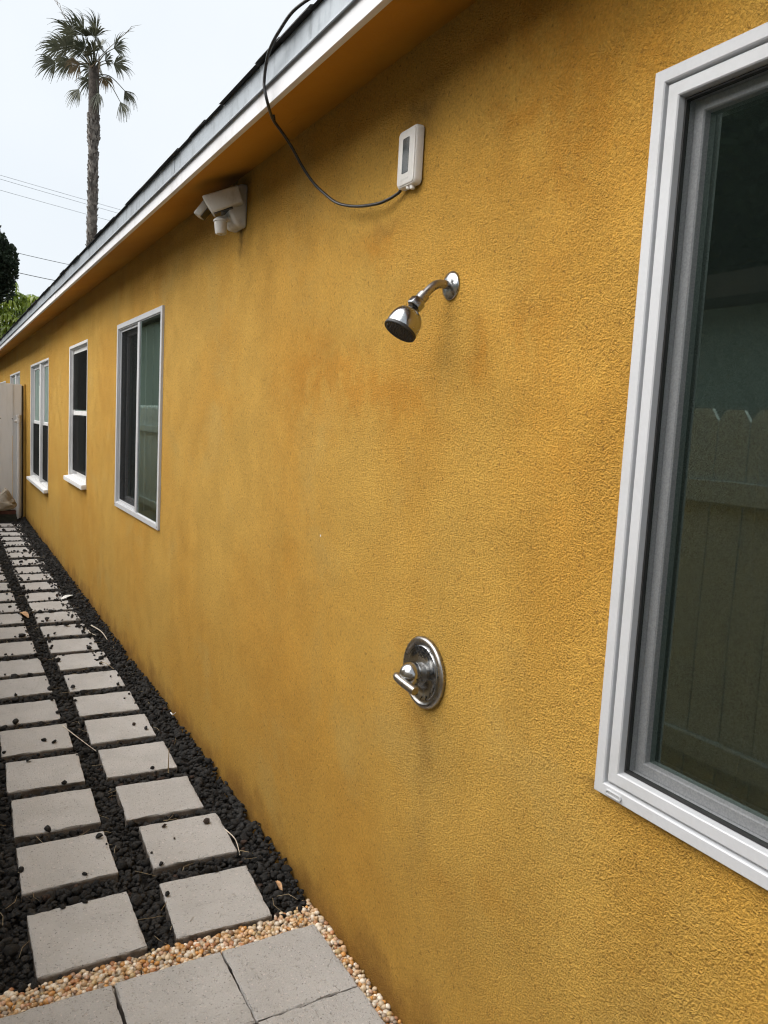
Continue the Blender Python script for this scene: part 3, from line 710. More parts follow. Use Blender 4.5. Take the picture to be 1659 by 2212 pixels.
loose(-0.610, 3.786, 0.016, 'right of two neighbouring black rocks on fifth stepping stone farther from wall')
loose(-0.224, 3.868, 0.013, 'small brown rock in the middle right of the fifth stepping stone nearer the wall', True)
loose(-0.180, 3.79, 0.016, 'black rock near the right edge of the fifth stepping stone nearer the wall')
loose(-0.273, 5.935, 0.026, 'big square black rock at back edge of tenth stepping stone nearer the wall')
loose(-0.383, 6.120, 0.026, 'big black rock at the front left of the eleventh stepping stone nearer the wall')
loose(-0.206, 6.150, 0.013, 'small black rock at the front right of the eleventh stepping stone nearer the wall')
loose(-0.377, 5.72, 0.015, 'black rock at the front edge of the tenth stepping stone nearer the wall')
loose(-0.599, 6.622, 0.018, 'black rock on the twelfth stepping stone farther from the wall')
loose(-0.586, 7.10, 0.015, 'black rock on the thirteenth stepping stone farther from the wall')
loose(-0.359, 7.747, 0.013, 'small black rock alone on the fifteenth stepping stone nearer the wall')
loose(-0.299, 8.70, 0.022, 'rear black rock of the pair on the seventeenth stepping stone nearer the wall')
loose(-0.356, 8.58, 0.024, 'front black rock of the pair on the seventeenth stepping stone nearer the wall')
loose(-0.301, 9.11, 0.018, 'left black rock on the eighteenth stepping stone nearer the wall')
loose(-0.229, 9.10, 0.020, 'right black rock on the eighteenth stepping stone nearer the wall')
def straw(name, pts, r, mat, label, cat='straw', n=5):
    g = G(); P = bez(pts, 6); m = len(P); g.tube(P, [r * (1 - 0.6 * i / m) for i in range(m)], n)
    tag(build(name, g, mat, smooth=60, origin=pts[0]), label, cat)
straw('dry_stalk', [(-0.201, 3.275, 0.028), (-0.199, 3.285, 0.07), (-0.194, 3.30, 0.132)], 0.0034, 'straw', 'tan dry stalk standing at front edge of fourth stepping stone nearer the wall', 'stalk')
straw('dry_stalk', [(-0.548, 3.988, 0.034), (-0.51, 3.84, 0.034), (-0.447, 3.627, 0.028)], 0.0032, 'straw_pale', 'long bleached stalk lying in the gap between the two rows of stepping stones', 'stalk')
straw('dry_stalk', [(-0.127, 2.707, 0.030), (-0.117, 2.62, 0.032), (-0.133, 2.521, 0.026)], 0.0028, 'straw_pale', 'curved bleached stalk on right edge of second stepping stone nearer the wall', 'stalk')
straw('dry_stalk', [(-0.125, 2.544, 0.030), (-0.095, 2.515, 0.030), (-0.069, 2.479, 0.03)], 0.0014, 'straw', 'thin dry stalk between the second stepping stone and the wall', 'stalk')
straw('dry_stalk', [(-0.117, 5.818, 0.05), (-0.085, 5.60, 0.058), (-0.08, 5.399, 0.052)], 0.005, 'straw_pale', 'thick bleached stalk lying on black rock between ninth stepping stone and wall', 'stalk')
straw('dry_stalk', [(-0.153, 5.724, 0.04), (-0.15, 5.65, 0.04), (-0.125, 5.566, 0.042)], 0.004, 'straw_pale', 'short curled bleached stalk at right edge of tenth stepping stone nearer the wall', 'stalk')
straw('dry_stalk', [(-0.022, 3.93, 0.045), (-0.022, 3.89, 0.05), (-0.018, 3.85, 0.075)], 0.0045, 'paper', 'short white stalk sticking up from black rock against the wall', 'stalk')
straw('dry_stalk', [(-0.209, 4.949, 0.034), (-0.19, 4.88, 0.055), (-0.150, 4.79, 0.036)], 0.0025, 'straw', 'arched tan stalk on front right corner of eighth stepping stone nearer the wall', 'stalk')
def flat_leaf(name, p, q, w, mat, label, cat, lift=0.01):
    p = Vector(p); q = Vector(q); d = q - p; s = Vector((-d.y, d.x, 0)).normalized(); g = G(); vs = []; fs = []; n = 6
    for lay in (0, 0.0008):
        for i in range(n + 1):
            t = i / n; ww = w * math.sin(math.pi * (0.12 + 0.80 * t)); c = p + d * t + Vector((0, 0, lift * math.sin(math.pi * t) + lay))
            vs += [c - s * ww, c + Vector((0, 0, -0.004)), c + s * ww]
    m = (n + 1) * 3
    for i in range(n):
        for k in (0, 1):
            a = i * 3 + k; fs.append((a, a + 1, a + 4, a + 3)); fs.append((a + m, a + m + 3, a + m + 4, a + m + 1))
    g.add(vs, fs); tag(build(name, g, mat, smooth=60, origin=tuple(p)), label, cat)
flat_leaf('dead_leaf', (-0.076, 2.312, 0.03), (-0.082, 2.245, 0.026), 0.008, 'leaf_brown', 'pale dead leaf on black rock between first stepping stone and wall', 'leaf')
flat_leaf('dead_leaf', (-0.545, 6.42, 0.036), (-0.50, 6.25, 0.034), 0.024, 'leaf_brown', 'brown dead leaf in the gap beside the eleventh stepping stones', 'leaf', 0.02)
flat_leaf('paper_scrap', (-0.195, 6.79, 0.036), (-0.09, 6.881, 0.044), 0.026, 'paper', 'white scrap of paper on thirteenth stepping stone nearer the wall', 'paper scrap', 0.012)
# fine needles strewn over rock and stones
g = G(); r0 = random.Random(11)
for k in range(240):
    y = 2.2 + 7.5 * r0.random() ** 1.5; x = r0.uniform(-0.95, -0.03); z = 0.026 + (0.012 if x > -0.13 else 0)
    L = r0.uniform(0.03, 0.10); a = r0.uniform(0, 6.28); b = a + r0.uniform(-0.9, 0.9)
    p = Vector((x, y, z)); q = p + Vector((math.cos(a), math.sin(a), r0.uniform(-0.02, 0.12))) * L * 0.5; s = q + Vector((math.cos(b), math.sin(b), r0.uniform(-0.25, 0.05))) * L * 0.5
    if s.x > -0.004 or q.x > -0.004: continue
    g.tube([p, q, s], [0.0007, 0.0009, 0.0005], 3)
tag(build('needle_litter', g, 'straw'), 'thin dry needles strewn over the black rock and stepping stones', 'litter', kind='stuff')

# ================================================================== WALL FITTINGS
# shower head on its bent arm
sh = thing('wall_shower', (0, 1.573, 1.949), 'chrome shower head on a bent arm and round flange fixed to the ochre wall', 'shower')
YS = 1.573
def P(x, z): return (x, YS, z)
g = G(); g.lathe([(0.0, 0.0345), (0.003, 0.0345), (0.0055, 0.033), (0.009, 0.027), (0.0125, 0.019), (0.0135, 0.0125)], P(-0.0005, 1.949), (-1, 0, 0), 48); build('flange', g, 'chrome', sh, smooth=50)
g = G(); g.tube(bez([P(-0.002, 1.949), P(-0.022, 1.9495), P(-0.040, 1.9475), P(-0.056, 1.938), P(-0.079, 1.9155)], 7), 0.0105, 24); build('arm', g, 'nickel', sh, smooth=50)
ax1 = Vector((-0.66, 0, -0.75)).normalized()
g = G(); g.lathe([(0, 0.0125), (0.001, 0.0142), (0.018, 0.0142), (0.020, 0.0125), (0.0215, 0.0125)], P(-0.0765, 1.918), ax1, 32); build('collar', g, 'nickel', sh, smooth=40)
g = G(); g.lathe([(0, 0.0175), (0.001, 0.0195), (0.0185, 0.0195), (0.021, 0.0172)], P(-0.091, 1.902), ax1, 6); build('hex_nut', g, 'chrome', sh, bevel=0.0008, smooth=25)
ax2 = Vector((-0.524, 0, -0.852)).normalized(); fc = Vector(P(-0.140, 1.825))
st = fc - ax2 * 0.062
g = G(); g.lathe([(-0.004, 0.0150), (0.0, 0.0180), (0.003, 0.0230), (0.008, 0.0288), (0.015, 0.0338), (0.024, 0.0373), (0.034, 0.0392), (0.046, 0.0398), (0.0535, 0.0392)], st, ax2, 56); build('bell', g, 'chrome', sh, smooth=50)
g = G(); g.lathe([(0.0536, 0.0398), (0.0545, 0.0406), (0.0605, 0.0406), (0.062, 0.0392), (0.0605, 0.0372), (0.0595, 0.030), (0.0615, 0.0)], st, ax2, 56, cap0=True, cap1=False); build('spray_face', g, 'rubber', sh, smooth=40)
g = G(); u = ax2.orthogonal().normalized(); w_ = ax2.cross(u)
for (rr, nn) in ((0.032, 20), (0.023, 14), (0.013, 8)):
    for k in range(nn):
        a = 2 * math.pi * k / nn; c = st + ax2 * 0.0595 + (u * math.cos(a) + w_ * math.sin(a)) * rr; g.lathe([(0, 0.0019), (0.005, 0.0014), (0.006, 0.0006)], c, ax2, 6)
build('nozzles', g, 'rubber', sh, smooth=40)
u1 = Vector((0, -1, 0)); lv = (ax2.cross(u1)).normalized()
g = G(); dd = (u1 * 0.94 + lv * 0.34).normalized(); g.box(-0.0022, 0.0022, -0.004, 0.004, -0.007, 0.007)
g.v = [tuple(st + ax2 * (0.047 + z_) + dd * (0.0395 + x_) + dd.cross(ax2) * y_) for (x_, y_, z_) in g.v]; build('spray_lever', g, 'chrome', sh, bevel=0.0012, smooth=40)

# shower valve
YV, ZV = 1.584, 0.988
va = thing('shower_valve', (0, YV, ZV), 'round metal shower valve plate with domed lever handle on the ochre wall', 'shower valve')
g = G(); g.lathe([(0.0, 0.0905), (0.004, 0.0922), (0.009, 0.0918), (0.013, 0.089), (0.0150, 0.0845), (0.0150, 0.080), (0.0120, 0.0765), (0.0105, 0.074), (0.0105, 0.070)], (-0.0008, YV, ZV), (-1, 0, 0), 72, cap1=False); build('rim', g, 'nickel', va, smooth=40)
g = G(); g.lathe([(0.004, 0.0700), (0.0122, 0.0700), (0.0135, 0.0685), (0.0128, 0.060), (0.0102, 0.0555), (0.0090, 0.050), (0.0095, 0.038), (0.0130, 0.030), (0.0140, 0.0)], (-0.0008, YV, ZV), (-1, 0, 0), 72, cap0=False); build('face_plate', g, 'chrome', va, smooth=40)
g = G()                                                     # raised arc with stepped ends on the wall-facing right side
n = 18
for i in range(n):
    a0 = math.radians(-38 + 62 * i / n); a1 = math.radians(-38 + 62 * (i + 1) / n)
    q = [(0.0765, a0), (0.0845, a0), (0.0845, a1), (0.0765, a1)]
    vs = [(-0.0172, YV - r * math.cos(a), ZV + r * math.sin(a)) for r, a in q] + [(-0.012, YV - r * math.cos(a), ZV + r * math.sin(a)) for r, a in q]
    g.add(vs, [(0, 1, 2, 3), (0, 4, 5, 1), (2, 6, 7, 3)] + ([(0, 3, 7, 4)]) + ([(1, 5, 6, 2)]))
build('raised_arc', g, 'chrome', va)
g = G()                                                     # dark cast lattice lines on the plate
def arc_line(pts): g.tube([(-0.0142 - 0.0002, YV + a, ZV + b) for a, b in pts], 0.0011, 5)
for s in (-1, 1):
    for k in range(3):
        arc_line([(s * (-0.034 + 0.018 * k), 0.040), (s * (-0.018 + 0.020 * k), 0.052), (s * (0.002 + 0.018 * k), 0.0665)])
for a0 in range(200, 341, 20):
    a = math.radians(a0); arc_line([(0.060 * math.cos(a), 0.060 * math.sin(a)), (0.069 * math.cos(a + .12), 0.069 * math.sin(a + .12))])
arc_line([(0.067 * math.cos(math.radians(a)), 0.067 * math.sin(math.radians(a))) for a in range(30, 151, 10)])
build('cast_lines', g, 'gap', va, smooth=60)
g = G(); g.lathe([(0.006, 0.0275), (0.030, 0.0270), (0.0315, 0.0255), (0.0325, 0.0255)], (-0.0005, YV, ZV), (-1, 0, 0), 48); build('collar', g, 'nickel', va, smooth=40)
hc = Vector((-0.033, YV - 0.001, ZV + 0.001))
g = G(); g.lathe([(0.0, 0.0285), (0.006, 0.0300), (0.014, 0.0300), (0.022, 0.0280), (0.030, 0.0235), (0.036, 0.0175), (0.041, 0.010), (0.043, 0.0)], hc, (-1, 0.0, 0.06), 48, cap1=False); ha = build('handle', g, 'chrome', va, smooth=60)
g = G(); g.tube(bez([(-0.0715, YV + 0.024, ZV - 0.0085), (-0.0755, YV + 0.014, ZV - 0.008), (-0.0755, YV - 0.010, ZV - 0.013), (-0.070, YV - 0.040, ZV - 0.020), (-0.067, YV - 0.058, ZV - 0.0235)], 5), [0.0055, 0.0085, 0.0092, 0.0095, 0.0098] [0:1] * 1 + [0.0095] * 4 + [0.0112] * 16, 20)
build('lever', g, 'nickel', va, bevel=0.0, smooth=40)
for (dy, dz) in ((-0.044, 0.012), (0.044, -0.012)):
    g = G(); g.lathe([(0, 0.0042), (0.0022, 0.0042), (0.003, 0.003)], (-0.0102, YV + dy, ZV + dz), (-1, 0, 0), 16); build('screw', g, 'gap', va, smooth=40)
g = G(); g.lathe([(0, 0.0024), (0.0008, 0.0022)], tuple(hc + Vector((-0.012, -0.0296, -0.006))), (0, -1, -0.1), 12); build('set_screw', g, 'gap', va, smooth=40)

# outdoor sensor box and its cable
y0, y1, z0, z1 = 1.731, 1.822, 2.222, 2.368
sb = thing('outdoor_sensor', (0, (y0 + y1) / 2, z0), 'small white outdoor sensor box with dark upright display fixed high on the wall', 'sensor box')
def rrect(y0, y1, z0, z1, r, n=6):
    out = []
    for (cy, cz, a0) in ((y1 - r, z1 - r, 0), (y0 + r, z1 - r, 90), (y0 + r, z0 + r, 180), (y1 - r, z0 + r, 270)):
        for k in range(n + 1):
            a = math.radians(a0 + 90 * k / n); out.append((cy + r * math.cos(a), cz + r * math.sin(a)))
    return out
def plate(rings):
    g = G(); n = len(rings[0][1]); vs = []
    for x, ring in rings: vs += [(x, p, q) for p, q in ring]
    fs = [(r * n + k, r * n + (k + 1) % n, (r + 1) * n + (k + 1) % n, (r + 1) * n + k) for r in range(len(rings) - 1) for k in range(n)]
    m = (len(rings) - 1) * n; fs.append(tuple(range(m, m + n))); fs.append(tuple(range(n))[::-1])
    return g.add(vs, fs)
RR = lambda i, r: rrect(y0 + i, y1 - i, z0 + i, z1 - i, r)
build('housing', plate([(-0.003, RR(0.002, 0.012)), (-0.005, RR(0, 0.013)), (-0.021, RR(0.0005, 0.013)), (-0.0245, RR(0.003, 0.012)), (-0.0245, RR(0.0045, 0.011))]), 'sensor', sb, smooth=40)
build('cover', plate([(-0.023, RR(0.0055, 0.010)), (-0.0270, RR(0.0055, 0.010)), (-0.0285, RR(0.0075, 0.009))]), 'sensor', sb, smooth=40)
yc = (y0 + y1) / 2
build('display', plate([(-0.0280, rrect(yc - 0.015, yc + 0.016, 2.255, 2.342, 0.003)), (-0.0292, rrect(yc - 0.015, yc + 0.016, 2.255, 2.342, 0.003))]), 'lcd', sb, smooth=40)
g = G()                                                     # worn raised print below the display, too worn to read
for k, (dy, dz, h) in enumerate([(-0.016, 0.0, 0.006), (-0.0115, 0.0008, 0.004), (-0.007, 0, 0.006), (-0.002, 0.0004, 0.005), (0.003, 0, 0.0065), (0.0075, 0.0005, 0.004), (0.012, 0, 0.006), (0.0165, 0, 0.005)]):
    g.box(-0.0290, -0.0284, yc + dy - 0.0009, yc + dy + 0.0009, 2.2375 + dz, 2.2375 + dz + h)
build('worn_print', g, 'plastic', sb)
g = G(); g.lathe([(0, 0.007), (0.004, 0.0075), (0.009, 0.006), (0.010, 0.004)], (-0.014, y0 + 0.028, z0 + 0.001), (0, 0, -1), 8); g.lathe([(0, 0.005), (0.006, 0.0055), (0.008, 0.003)], (-0.018, y0 + 0.042, z0 + 0.001), (0, 0.2, -1), 8)
build('cable_gland', g, 'sensor', sb, smooth=30)
g = G(); g.box(-0.0028, -0.0002, y0 + 0.006, y1 - 0.006, z0 + 0.006, z1 - 0.006); build('gasket', g, 'rubber', sb)
CP = [(-0.013, 1.818, 2.232), (-0.014, 1.826, 2.221), (-0.02, 1.87, 2.212), (-0.03, 1.921, 2.209), (-0.035, 2.033, 2.226), (-0.045, 2.13, 2.254), (-0.06, 2.189, 2.29), (-0.085, 2.221, 2.325), (-0.12, 2.231, 2.369),
      (-0.16, 2.219, 2.411), (-0.2, 2.203, 2.441), (-0.235, 2.187, 2.463), (-0.275, 2.125, 2.475), (-0.288, 2.12, 2.51), (-0.29, 2.12, 2.529), (-0.294, 2.099, 2.563), (-0.301, 2.054, 2.586), (-0.303, 1.983, 2.604), (-0.290, 1.907, 2.630), (-0.24, 1.84, 2.655), (-0.1, 1.80, 2.705), (0.3, 1.8, 2.845)]
g = G(); g.tube(bez(CP, 6), 0.0043, 10); g.tube([Vector(CP[11]) + Vector((0, 0, .012)), Vector(CP[11]) + Vector((.004, .002, -.003))], 0.0052, 10)
tag(build('black_cable', g, 'cable', smooth=60, origin=CP[0]), 'black cable looping from the sensor box over the eave onto the roof', 'cable')

# twin flood light with motion sensor
fl = thing('flood_light', (0, 3.10, 2.40), 'grimy white twin-head flood light with motion sensor under the eave', 'flood light')
g = G(); prof = [(0.0, 2.535), (-0.030, 2.532), (-0.070, 2.500), (-0.078, 2.455), (-0.074, 2.415), (-0.052, 2.378), (-0.036, 2.366), (0.0, 2.366)]
g.prism(prof, 'y', 3.045, 3.165); build('wall_mount', g, 'plastic', fl, bevel=0.014, smooth=40, seg=3)
def head(cx, cy, cz, L, Wd, H, tilt, yaw, name='lamp_head'):
    g = G()
    sec = [(-L / 2 + H * 0.30, -H * 0.5, Wd * 0.42), (-L / 2, H * 0.5, Wd * 0.46), (L / 2, -H * 0.36, Wd * 0.5), (L / 2, H * 0.56, Wd * 0.52)]
    vs = []
    for s in (-1, 1):
        for (a, b, w) in sec: vs.append((a, s * w, b))
    fs = [(0, 1, 3, 2), (4, 6, 7, 5), (0, 4, 5, 1), (2, 3, 7, 6), (0, 2, 6, 4), (1, 5, 7, 3)]
    M = Matrix.Translation((cx, cy, cz)) @ Matrix.Rotation(yaw, 4, 'Z') @ Matrix.Rotation(tilt, 4, 'Y')
    g.add([tuple(M @ Vector(v)) for v in vs], fs)
    hd = build(name, g, 'plastic', fl, bevel=0.009, smooth=40, seg=3)
    g = G(); g.add([tuple(M @ Vector((b * L * 0.26 - 0.01, s * Wd * 0.36, -H * 0.47 - 0.002))) for s, b in ((-1, -1), (1, -1), (1, 1), (-1, 1))] + [tuple(M @ Vector((b * L * 0.26 - 0.01, s * Wd * 0.36, -H * 0.40))) for s, b in ((-1, -1), (1, -1), (1, 1), (-1, 1))],
                   [(0, 1, 2, 3), (4, 5, 6, 7), (0, 4, 5, 1), (2, 6, 7, 3), (1, 5, 6, 2), (0, 3, 7, 4)])
    build('lens', g, 'dark_lens', hd)
head(-0.088, 3.075, 2.452, 0.150, 0.095, 0.072, math.radians(-19), math.radians(-24))
head(-0.126, 3.205, 2.446, 0.084, 0.080, 0.030, math.radians(-50), math.radians(-32))
for yy in (3.075, 3.19):
    g = G(); g.tube([(-0.04, yy * 0.5 + 1.55, 2.44), (-0.085, yy, 2.432)], 0.012, 12); build('knuckle', g, 'plastic', fl, smooth=40)
g = G(); sx, sy = -0.098, 3.085
g.lathe([(0.0, 0.006), (0.004, 0.016), (0.014, 0.028), (0.020, 0.029), (0.0205, 0.0255), (0.024, 0.0255), (0.062, 0.0225), (0.068, 0.020), (0.070, 0.012), (0.0705, 0.0)], (sx, sy, 2.400), (0.05, -0.05, -1), 28, cap1=False); ms = build('motion_sensor', g, 'plastic', fl, smooth=35)
g = G(); g.lathe([(0, 0.0028), (0.0015, 0.0022)], (sx + 0.003, sy - 0.006, 2.3302), (0, 0, -1), 10); build('sensor_button', g, 'dark_lens', ms, smooth=30)
g = G(); g.tube([(-0.05, 3.09, 2.40), (-0.085, 3.085, 2.392)], 0.010, 12); build('sensor_arm', g, 'plastic', fl, smooth=40)
g = G(); g.lathe([(0, 0.004), (0.0006, 0.002)], (-0.0010, 2.239, 1.243), (-1, 0, 0), 7); tag(build('paint_fleck', g, 'paper', origin=(0, 2.239, 1.243)), 'tiny white fleck stuck on the bare ochre wall below the middle', 'fleck')

# ================================================================== FAR END: gate, pipe, sack
GY = 12.16
ga = thing('side_gate', (-0.7, GY, 0), 'tall pale flush gate closing the path at the far end', 'gate')
xs = [-0.052, -0.168, -0.46, -0.75, -1.04, -1.33, -1.48]
for i in range(len(xs) - 1):
    g = G(); g.box(xs[i + 1] + 0.003, xs[i] - 0.003, GY + (0.012 if i == 0 else 0), GY + 0.04, 0.06, 1.945 + (0.004 if i % 2 else 0)); build('board', g, 'gate', ga, bevel=0.002)
for x in (-0.175, -0.33, -0.47, -0.63):
    g = G(); g.lathe([(0, 0.007), (0.003, 0.006)], (x, GY, 1.455), (0, -1, 0), 10); build('bolt', g, 'gap', ga, smooth=40)
g = G(); g.box(-0.028, -0.004, GY - 0.01, GY + 0.06, 0.05, 1.95); build('post', g, 'ochre', ga, bevel=0.002)
g = G(); g.box(-0.0515, -0.029, GY + 0.03, GY + 0.07, 0.05, 1.93); build('jamb', g, 'eave_brown', ga)
pv = thing('drain_pipe', (-0.092, GY - 0.05, 0), 'upright off-white plastic pipe with open fitting beside the gate', 'pipe')
g = G(); g.tube([(-0.092, GY - 0.05, 0.0), (-0.094, GY - 0.05, 1.42)], 0.026, 20); build('pipe', g, 'pvc', pv, smooth=50)
g = G(); g.lathe([(0, 0.032), (0.055, 0.032), (0.057, 0.029), (0.085, 0.029), (0.087, 0.033), (0.115, 0.033), (0.115, 0.026), (0.08, 0.025)], (-0.094, GY - 0.05, 1.40), (0, 0, 1), 24); build('fitting', g, 'pvc', pv, smooth=40)
g = G(); g.tube([(-0.12, GY - 0.05, 1.425), (-0.150, GY - 0.05, 1.42)], 0.018, 14); build('strap', g, 'pvc', pv, smooth=40)
def board(name, mat, z0, z1, x0, x1, y0, y1, label, rot=0.0):
    g = G(); g.box(x0, x1, y0, y1, z0, z1); o = build(name, g, mat, bevel=0.003, origin=((x0 + x1) / 2, (y0 + y1) / 2, z0)); o.rotation_euler.z = rot; tag(o, label, 'board')
board('timber_board', 'dark_board', 0.015, 0.085, -1.05, -0.135, 11.80, 11.93, 'dark greenish timber board, bottom of the stack by the gate')
board('timber_board', 'dark_board', 0.088, 0.128, -1.02, -0.145, 11.81, 11.95, 'thin dark timber board in the middle of the stack by the gate', 0.01)
board('timber_board', 'red_board', 0.131, 0.180, -1.0, -0.150, 11.82, 11.96, 'red-brown timber board on top of the stack by the gate', -0.008)
bm = bmesh.new(); bmesh.ops.create_icosphere(bm, subdivisions=5, radius=1.0)
from mathutils import noise as mnoise
for v in bm.verts:
    p = v.co.copy(); r = 1 + 0.16 * mnoise.noise(p * 1.5) + 0.20 * abs(mnoise.noise(p * 3.1 + Vector((3, 1, 5)))) - 0.10 * abs(mnoise.noise(p * 7.5))
    v.co = Vector((p.x * 0.34, p.y * 0.13, p.z * 0.13)) * r
    if p.z > 0.3: v.co.z += (0.13 * max(0, mnoise.noise(Vector((p.x * 4.2, p.y * 2, 7.7)))) + 0.09 * max(0, 1 - abs(p.x - 0.55) * 5)) * p.z
    v.co.z = max(v.co.z, -0.10)
me = bpy.data.meshes.new('plastic_sack'); bm.to_mesh(me); bm.free(); me.polygons.foreach_set('use_smooth', [True] * len(me.polygons))
tag(link('plastic_sack', me, 'sack', None, (-0.47, 11.89, 0.282)), 'crumpled beige plastic sack lying on the board stack by the gate', 'sack')

# ================================================================== REFLECTED SIDE: fence, neighbour, tree
fe = thing('picket_fence', (-1.5, 4.5, 0), 'white dog-eared picket fence facing the house, seen mirrored in the windows', 'fence')
g = G(); w = 0.14; g.prism([(-w / 2, 0.03), (w / 2, 0.03), (w / 2, 1.70), (w / 2 - 0.03, 1.745), (-w / 2 + 0.03, 1.745), (-w / 2, 1.70)], 'x', -0.009, 0.009)
pm = bpy.data.meshes.new('picket'); pm.from_pydata(g.v, [], g.f); pm.materials.append(MAT['fence'])
yy = -2.9
while yy < 12.1:
    o = link('picket', pm, None, fe, (0.0 + random.uniform(-.002, .002), yy - 4.5, random.uniform(-.006, .006))); yy += 0.146
for z in (0.35, 1.38):
    g = G(); g.box(-1.489, -1.452, -3, 12.15, z, z + 0.085); build('rail', g, 'fence', fe, bevel=0.003)
nb = thing('neighbour_house', (-3.6, 6, 0), 'pale green neighbouring house with brown eave, seen only mirrored in the windows', 'house')
g = G(); g.box(-8, -3.6, -5, 9.5, -0.1, 2.56); g.box(-8, -3.6, 9.5, 26, -0.1, 3.9); build('wall', g, 'neighbour', nb)
g = G(); g.box(-8.2, -3.25, -5.2, 9.5, 2.561, 2.72); g.box(-8.2, -3.4, 9.501, 26, 3.901, 4.02); build('eave', g, 'eave_brown', nb)
def leaf_cloud(cen, rad, n, size, seed, shell=0.55, squash=(1, 1, 1)):
    r = np.random.default_rng(seed); d = r.normal(size=(n, 3)); d /= np.linalg.norm(d, axis=1)[:, None]
    p = cen + d * (rad * r.uniform(shell, 1, n) ** 0.7)[:, None] * np.array(squash)
    return p, d
def tri_leaves(P, size, seed, up=0.0, dirs=None, aspect=0.4):
    r = np.random.default_rng(seed); n = len(P)
    a = r.normal(size=(n, 3)) if dirs is None else dirs + r.normal(size=(n, 3)) * 0.45
    a[:, 2] += up; a /= np.linalg.norm(a, axis=1)[:, None]
    b = np.cross(a, r.normal(size=(n, 3))); b /= np.linalg.norm(b, axis=1)[:, None]
    s = size * r.uniform(0.6, 1.3, n)[:, None]
    V = np.stack([P - b * s * aspect * 0.5, P + b * s * aspect * 0.5, P + a * s + b * s * aspect * 0.15, P + a * s * 0.55 - b * s * aspect * 0.8], 1).reshape(-1, 3)
    k = np.arange(n)[:, None] * 4
    return V, np.concatenate([k + np.array([[0, 1, 2]]), k + np.array([[0, 2, 3]])])
def tree(name, base, clumps, label, mat, leaf, per, seed, trunk_r, limbs=True, up=0.0, aspect=0.5, group=None):
    t = thing(name, base, label, 'tree', group)
    b = Vector(base); cs = np.array([c[:3] for c in clumps]); top = Vector(cs.mean(0))
    g = G(); g.tube(bez([b, b.lerp(top, 0.4) + Vector((0.06, -0.05, 0)), b.lerp(top, 0.95)], 5), [trunk_r * (1 - 0.055 * i) for i in range(11)], 10)
    for c in clumps[::2]:
        s = b.lerp(top, random.uniform(0.5, 0.9)); g.tube([s, s.lerp(Vector(c[:3]), 0.5) + Vector((0, 0, 0.08)), Vector(c[:3])], [trunk_r * 0.4, trunk_r * 0.25, trunk_r * 0.1], 6)
    build('trunk', g, 'bark', t, smooth=50)
    Vs = []; Ts = []; off = 0
    for i, c in enumerate(clumps):
        p, d = leaf_cloud(np.array(c[:3]), c[3], int(per * c[3] ** 2), 0, seed + i, 0.5, c[4] if len(c) > 4 else (1, 1, 1))
        V, T = tri_leaves(p, leaf, seed + 100 + i, up, d, aspect); Vs.append(V - np.array(base)); Ts.append(T + off); off += len(V)
    link('crown', np_mesh('crown', np.concatenate(Vs), np.concatenate(Ts)), mat, t)
    return t
hd_ = thing('tall_hedge', (-4.6, 38, 0), 'tall dark hedge beyond the neighbouring house, seen only mirrored in the farther windows', 'hedge')
hr = np.random.default_rng(77); hp = np.stack([hr.uniform(-5.4, -3.7, 26000), hr.uniform(26.3, 56, 26000), hr.uniform(0, 6.5, 26000)], 1)
V, T = tri_leaves(hp - np.array((-4.6, 38, 0)), 0.34, 78, 0.1, None, 0.8); link('foliage', np_mesh('foliage', V, T), 'juniper', hd_)
g = G()
for k in range(10): g.tube([(-4.6, 27.5 + 3 * k, -0.05), (-4.6, 27.6 + 3 * k, 3.0), (-4.5, 27.5 + 3 * k, 5.6)], [0.09, 0.07, 0.03], 7)
build('stems', g, 'bark', hd_, smooth=50)
r1 = random.Random(3)
cl = [(-5.2 + r1.uniform(-0.6, 0.6), 4.1 + r1.uniform(-0.9, 0.9), 3.7 + r1.uniform(-0.8, 0.9), r1.uniform(0.5, 0.75)) for _ in range(16)]
tree('broadleaf_tree', (-5.2, 4.1, 0), cl, 'dark broadleaf tree behind the neighbouring house, seen only mirrored in the window', 'tree_leaf', 0.13, 2600, 50, 0.16)

# ================================================================== TREES BEYOND
# juniper with upright twisting clumps
r1 = random.Random(5); cl = []
jb = (-1.15, 20.6, 0)
JX, JZ = -0.25, 0.02
tips = [(0.22, 20.4, 5.55, .30), (0.02, 20.5, 5.35, .36), (0.42, 20.3, 5.25, .26), (0.62, 20.4, 5.02, .27), (0.60, 20.3, 4.75, .27), (0.45, 20.4, 4.62, .30), (0.55, 20.5, 4.40, .28), (0.30, 20.4, 4.22, .30), (0.10, 20.3, 4.05, .28), (0.15, 20.2, 4.7, .40), (-0.1, 20.3, 5.0, .40), (0.30, 20.2, 4.95, .34), (-0.15, 20.3, 4.4, .4)]
cl += [(x + JX, y, z + JZ, r * 0.84, (0.8, 0.8, 1.45)) for x, y, z, r in tips]
for k in range(26):
    cl.append((-1.75 + r1.uniform(-1.0, 0.75), 20.6 + r1.uniform(-0.8, 0.9), 5.25 + r1.uniform(-0.75, 1.4), r1.uniform(0.3, 0.45), (0.85, 0.85, 1.35)))
tree('juniper_tree', jb, cl, 'dark green juniper with twisted upright clumps at the left edge', 'juniper', 0.070, 12000, 200, 0.14, up=0.7, aspect=0.55)

